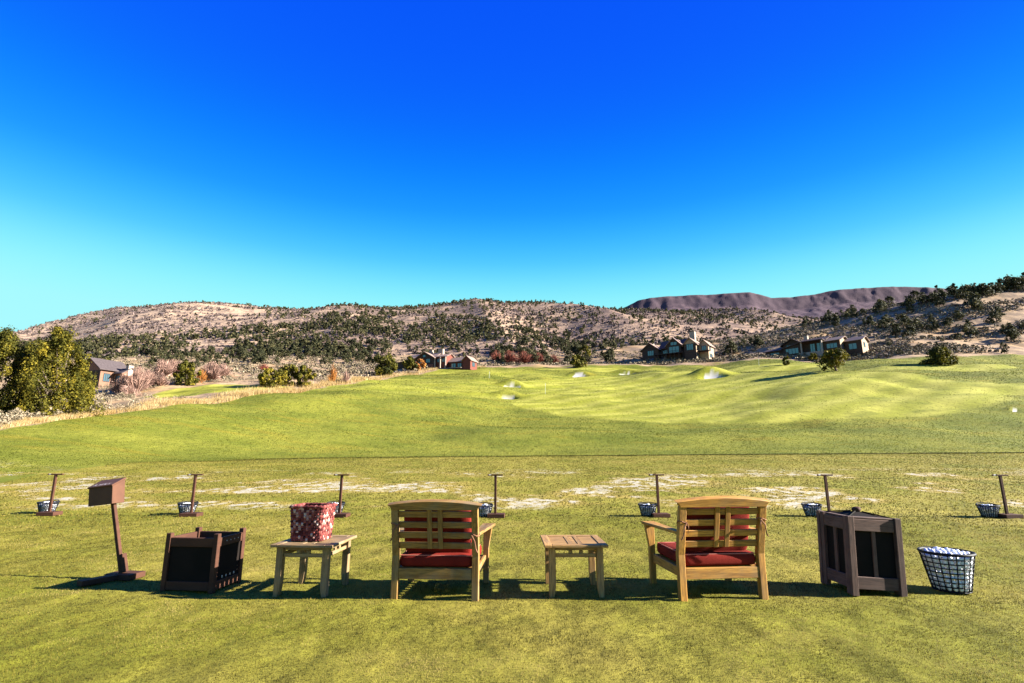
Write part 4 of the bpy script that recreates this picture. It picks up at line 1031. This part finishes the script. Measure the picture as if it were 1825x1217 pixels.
# open dark box
def open_box():
    P = empty('open_wooden_box', (-3.535, 5.76, -.006), rot=(0, 0, math.radians(-6))); W, D, H = .52, .43, .525
    for x_ in (0, W):
        for y_ in (0, D): board('corner_post', BROWN, P, (.052, .052, H+.045), (x_, y_, (H+.045)/2-.004))
    for y_, n in ((0, -1), (D, 1)):
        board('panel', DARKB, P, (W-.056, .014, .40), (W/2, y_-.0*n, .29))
        board('top_rail', BROWN, P, (W-.054, .030, .088), (W/2, y_+.006*n, H-.045)); board('bottom_rail', BROWN, P, (W-.054, .030, .085), (W/2, y_+.006*n, .062))
    for x_, n in ((0, -1), (W, 1)):
        pn = board('panel', DARKB, P, (.014, D-.056, .40), (x_, D/2, .29))
        tr = board('top_rail', BROWN, P, (.030, D-.054, .088), (x_+.006*n, D/2, H-.045)); br_ = board('bottom_rail', BROWN, P, (.030, D-.054, .085), (x_+.006*n, D/2, .062))
        if n > 0:
            for i in range(4):
                yy = .13+i*.065
                MB().tube([(W+.0215, yy, H-.045), (W+.0245, yy, H-.045)], .006, 8).build('screw', SCREW, P)
                MB().box(W+.0075, W+.0105, yy-.008, yy+.008, .118, .140).build('sun_square', SCREW, P)  # pale squares painted as sunlight falling through the table's gaps
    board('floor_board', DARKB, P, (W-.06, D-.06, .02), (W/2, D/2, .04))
    return tag(P, 'open dark brown wooden box with four corner posts beside the leaning post box', 'box')
open_box()

# lidded bin
def bin_box():
    BX, BY, BZ = OLDB; P = empty('lidded_bin', (3.345, 5.56, .012), rot=(0, math.radians(3.2), math.radians(1))); W, D, H = .475, .475, .745
    for x_ in (0, W):
        for y_ in (0, D):
            board('corner_post', BZ, P, (.062, .045, H), (x_, y_-.012*(1 if y_ == 0 else -1), H/2-.004)); board('corner_batten', BZ, P, (.045, .060, H-.006), (x_+.035*(1 if x_ == 0 else -1)*0, y_+.045*(1 if y_ == 0 else -1), H/2-.004))
    for y_, n in ((0, -1), (D, 1)):
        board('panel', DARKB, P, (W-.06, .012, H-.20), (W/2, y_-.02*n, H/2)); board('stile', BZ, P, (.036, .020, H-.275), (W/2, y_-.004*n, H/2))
        board('top_rail', BX, P, (W-.066, .026, .115), (W/2, y_+.004*n, H-.085)); board('bottom_rail', BX, P, (W-.066, .026, .115), (W/2, y_+.004*n, .115))
    for x_, n in ((0, -1), (W, 1)):
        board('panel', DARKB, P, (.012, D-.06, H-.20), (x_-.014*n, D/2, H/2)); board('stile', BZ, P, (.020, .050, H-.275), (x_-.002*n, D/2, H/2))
        board('top_rail', BY, P, (.026, D-.152, .115), (x_+.004*n, D/2, H-.085)); board('bottom_rail', BY, P, (.026, D-.152, .115), (x_+.004*n, D/2, .115))
    for y_ in (.022, D-.022): board('top_board', BX, P, (W-.07, .075, .016), (W/2, y_, H-.016))
    for x_ in (.018, W-.018): board('top_board', BY, P, (.060, D-.18, .016), (x_, D/2, H-.017))
    cx, cy = W/2, D/2; hw, hd = W/2-.02, D/2-.02
    lid = MB(); zb = H-.022
    lid.add([(cx-hw, cy-hd, zb), (cx+hw, cy-hd, zb), (cx+hw, cy+hd, zb), (cx-hw, cy+hd, zb), (cx-.03, cy-.03, H+.026), (cx+.03, cy-.03, H+.026), (cx+.03, cy+.03, H+.026), (cx-.03, cy+.03, H+.026)],
            [(3, 2, 1, 0), (4, 5, 6, 7), (0, 1, 5, 4), (1, 2, 6, 5), (2, 3, 7, 6), (3, 0, 4, 7)])
    lo = lid.build('lid', DARKB, P)
    cushion('knob', BROWN, lo, (.085, .085, .055), (cx, cy, H+.048), e=1.0)
    for a, b in ((-1, -1), (1, -1), (1, 1), (-1, 1)):
        MB().tube([(cx+a*hw, cy+b*hd, zb+.012), (cx+a*.035, cy+b*.035, H+.030)], .007, 4).build('lid_batten', DARKB, lo)
    return tag(P, 'weathered brown slatted bin with a pyramid lid and knob beside the big ball basket', 'bin')
bin_box()

# tee stands
def tee_stand():
    P = empty('tee_stand', (0, 0, 0))
    board('base', BROWN, P, (.37, .28, .078), (.02, 0, .036)); board('post', BROWN, P, (.052, .045, .80), (0, .02, .470))
    board('crossbar', BROWN, P, (.255, .055, .028), (.035, .02, .884))
    MB().tube([(-.145, .02, .884), (-.093, .02, .884)], .014, 8).build('collar', SCREW, P)
    MB().tube([(-.178, .02, .884), (-.172, .02, .884), (-.150, .02, .884), (-.1455, .02, .884)], [.010, .019, .019, .010], 10).build('knob', BROWN, P)
    return P
def copy_tree(o, parent=None):
    c = o.copy(); COL.objects.link(c); c.parent = parent
    for ch in list(o.children): copy_tree(ch, c)
    return c
ST = [(-10.351, 12.33, 'tee stand farthest from the big ball basket, end of the row'), (-7.057, 12.119, 'tee stand seen between the leaning post box and the woven basket'),
      (-3.763, 12.017, 'tee stand peeking out behind the woven red basket'), (-.363, 11.966, 'tee stand right behind the arm of the armchair nearer the woven basket'),
      (3.202, 12.017, 'tee stand behind the bare side table and the golden lit armchair'), (6.864, 11.916, 'tee stand rising behind the brown lidded bin'),
      (10.658, 11.867, 'tee stand beyond the big ball basket, last of the row of seven')]
proto_stand = tee_stand(); r2 = random.Random(2)
for i, (x_, y_, lb) in enumerate(ST):
    o = proto_stand if i == 0 else copy_tree(proto_stand)
    o.location = (x_, y_, 0); o.rotation_euler.z = r2.uniform(-.05, .05); tag(o, lb, 'tee stand', 'tee stands in a row along the tee')

# wire ball baskets
def wire_basket(name, rb, rt, h, nv, nh, wr, handle):
    P = empty(name, (0, 0, 0)); mb = MB()
    for i in range(nv):
        a = 2*math.pi*i/nv; mb.tube([(rb*math.cos(a), rb*math.sin(a), .006), (rt*math.cos(a), rt*math.sin(a), h)], wr, 4, cap=False)
    for j in range(nh):
        f = j/nh; R = rb+(rt-rb)*f; mb.tube([(R*math.cos(2*math.pi*k/28), R*math.sin(2*math.pi*k/28), .006+(h-.006)*f) for k in range(28)], wr, 4, closed=True)
    for k in range(-5, 6):
        x_ = k*rb/5.5; l = math.sqrt(max(rb*rb-x_*x_, 0)); mb.tube([(x_, -l, .006), (x_, l, .006)], wr, 4, cap=False)
    mb.build('wire_mesh', WIRE, P)
    MB().tube([(rt*math.cos(2*math.pi*k/40), rt*math.sin(2*math.pi*k/40), h+.004) for k in range(40)], wr*2.8, 6, closed=True).build('rim', WIRE, P, smooth=True)
    if handle:
        q = [(rt*1.02*math.cos(a), handle*rt*math.sin(a)*.88, h+.012+abs(math.sin(a))*rt*.16) for a in [math.pi*k/14 for k in range(15)]]
        MB().tube(q, wr*1.6, 5).build('handle', WIRE, P)
    return P
BB = (4.495, 5.80)
big = wire_basket('ball_basket', .158, .228, .365, 20, 8, .0055, 0); big.location = (*BB, 0)
tag(big, 'large black wire basket brimming with golf balls beside the lidded bin', 'ball basket')
BS = [(-10.75, 12.75, 'small ball basket at the tee stand farthest from the big ball basket'), (-7.34, 12.46, 'small ball basket at the stand between the leaning post box and the woven basket'),
      (-3.99, 12.44, 'small ball basket half hidden behind the woven red basket'), (-.62, 12.08, 'small ball basket beyond the arm of the armchair nearer the woven basket'),
      (3.00, 12.18, 'small ball basket behind the gap between bare table and golden lit armchair'), (6.62, 12.16, 'small ball basket behind the brown lidded bin'),
      (10.40, 12.03, 'small ball basket in the grass beyond the big ball basket')]
small = wire_basket('ball_basket', .135, .195, .235, 26, 8, .0062, 1)
for i, (x_, y_, lb) in enumerate(BS):
    o = small if i == 0 else copy_tree(small)
    o.location = (x_, y_, 0); o.rotation_euler.z = r2.uniform(-.6, .6); tag(o, lb, 'ball basket', 'small ball baskets at the tee stands')

def pack(rb, rt, h, R, fill, rng, dome=.03):
    """balls against the wall of a tapered basket and heaped across its top"""
    out = []; z = R+.012; k = 0
    while z < h*fill:
        rr_ = rb+(rt-rb)*z/h-R-.006; n = int(2*math.pi*rr_/(2*R*1.02))
        for i in range(n):
            a = 2*math.pi*(i+.5*(k % 2))/n+rng.uniform(-.03, .03); out.append((rr_*math.cos(a), rr_*math.sin(a), z+rng.uniform(-.004, .004), 's'))
        z += R*1.72; k += 1
    zt = z-R*.9; rr_ = rt-R*1.2-.008; st = 2*R*1.12; j = 0; y_ = -rr_
    while y_ < rr_:
        x_ = -rr_+(j % 2)*R
        while x_ < rr_:
            q = math.hypot(x_, y_)
            if q < rr_-R*.6: out.append((x_+rng.uniform(-.42, .42)*R, y_+rng.uniform(-.42, .42)*R, zt+dome*(1-(q/rr_)**2)+rng.uniform(-.7, .8)*R, 't'))
            x_ += st
        y_ += st*.88; j += 1
    return out
bm = bmesh.new(); bmesh.ops.create_icosphere(bm, subdivisions=2, radius=1.0); bme = bpy.data.meshes.new('golf_ball'); bm.to_mesh(bme); bm.free()
bme.polygons.foreach_set('use_smooth', np.ones(len(bme.polygons), bool))
M_BALL = varied('white_range_ball', (.72, .73, .75), (.62, .64, .68), 3, .35, .5); bme.materials.append(M_BALL)
bv = np.array([v.co[:] for v in bme.vertices]); bf = np.array([p.vertices[:] for p in bme.polygons])
rb_ = random.Random(8); rest = []; R = .0215; nb = 0
for (x_, y_, z_, w_) in pack(.158, .228, .365, R, .97, rb_, .03):
    if w_ == 't' or (y_ < .05 and nb < 290):
        o = link('golf_ball', bme, None, None, (BB[0]+x_, BB[1]+y_, z_), (rb_.random()*6, rb_.random()*6, 0), (R, R, R)); nb += 1
        tag(o, 'white golf ball heaped in the large black wire basket', 'golf ball', 'golf balls in the large wire basket')
    else: rest.append((BB[0]+x_, BB[1]+y_, z_))
for (bx, by, _) in BS:
    for (x_, y_, z_, w_) in pack(.135, .195, .235, R, .88, rb_, .035): rest.append((bx+x_, by+y_, z_))
rest = np.array(rest); nbv = len(bv); print('balls', nb, len(rest))
VV = (bv[None]*R+rest[:, None]).reshape(-1, 3); FF = (bf[None]+(np.arange(len(rest))*nbv)[:, None, None]).reshape(-1, 3)
o = link('golf_balls', np_mesh('golf_balls', VV, FF, M_BALL, smooth=True)); tag(o, 'white range balls filling the small wire baskets', 'golf balls', kind='stuff')
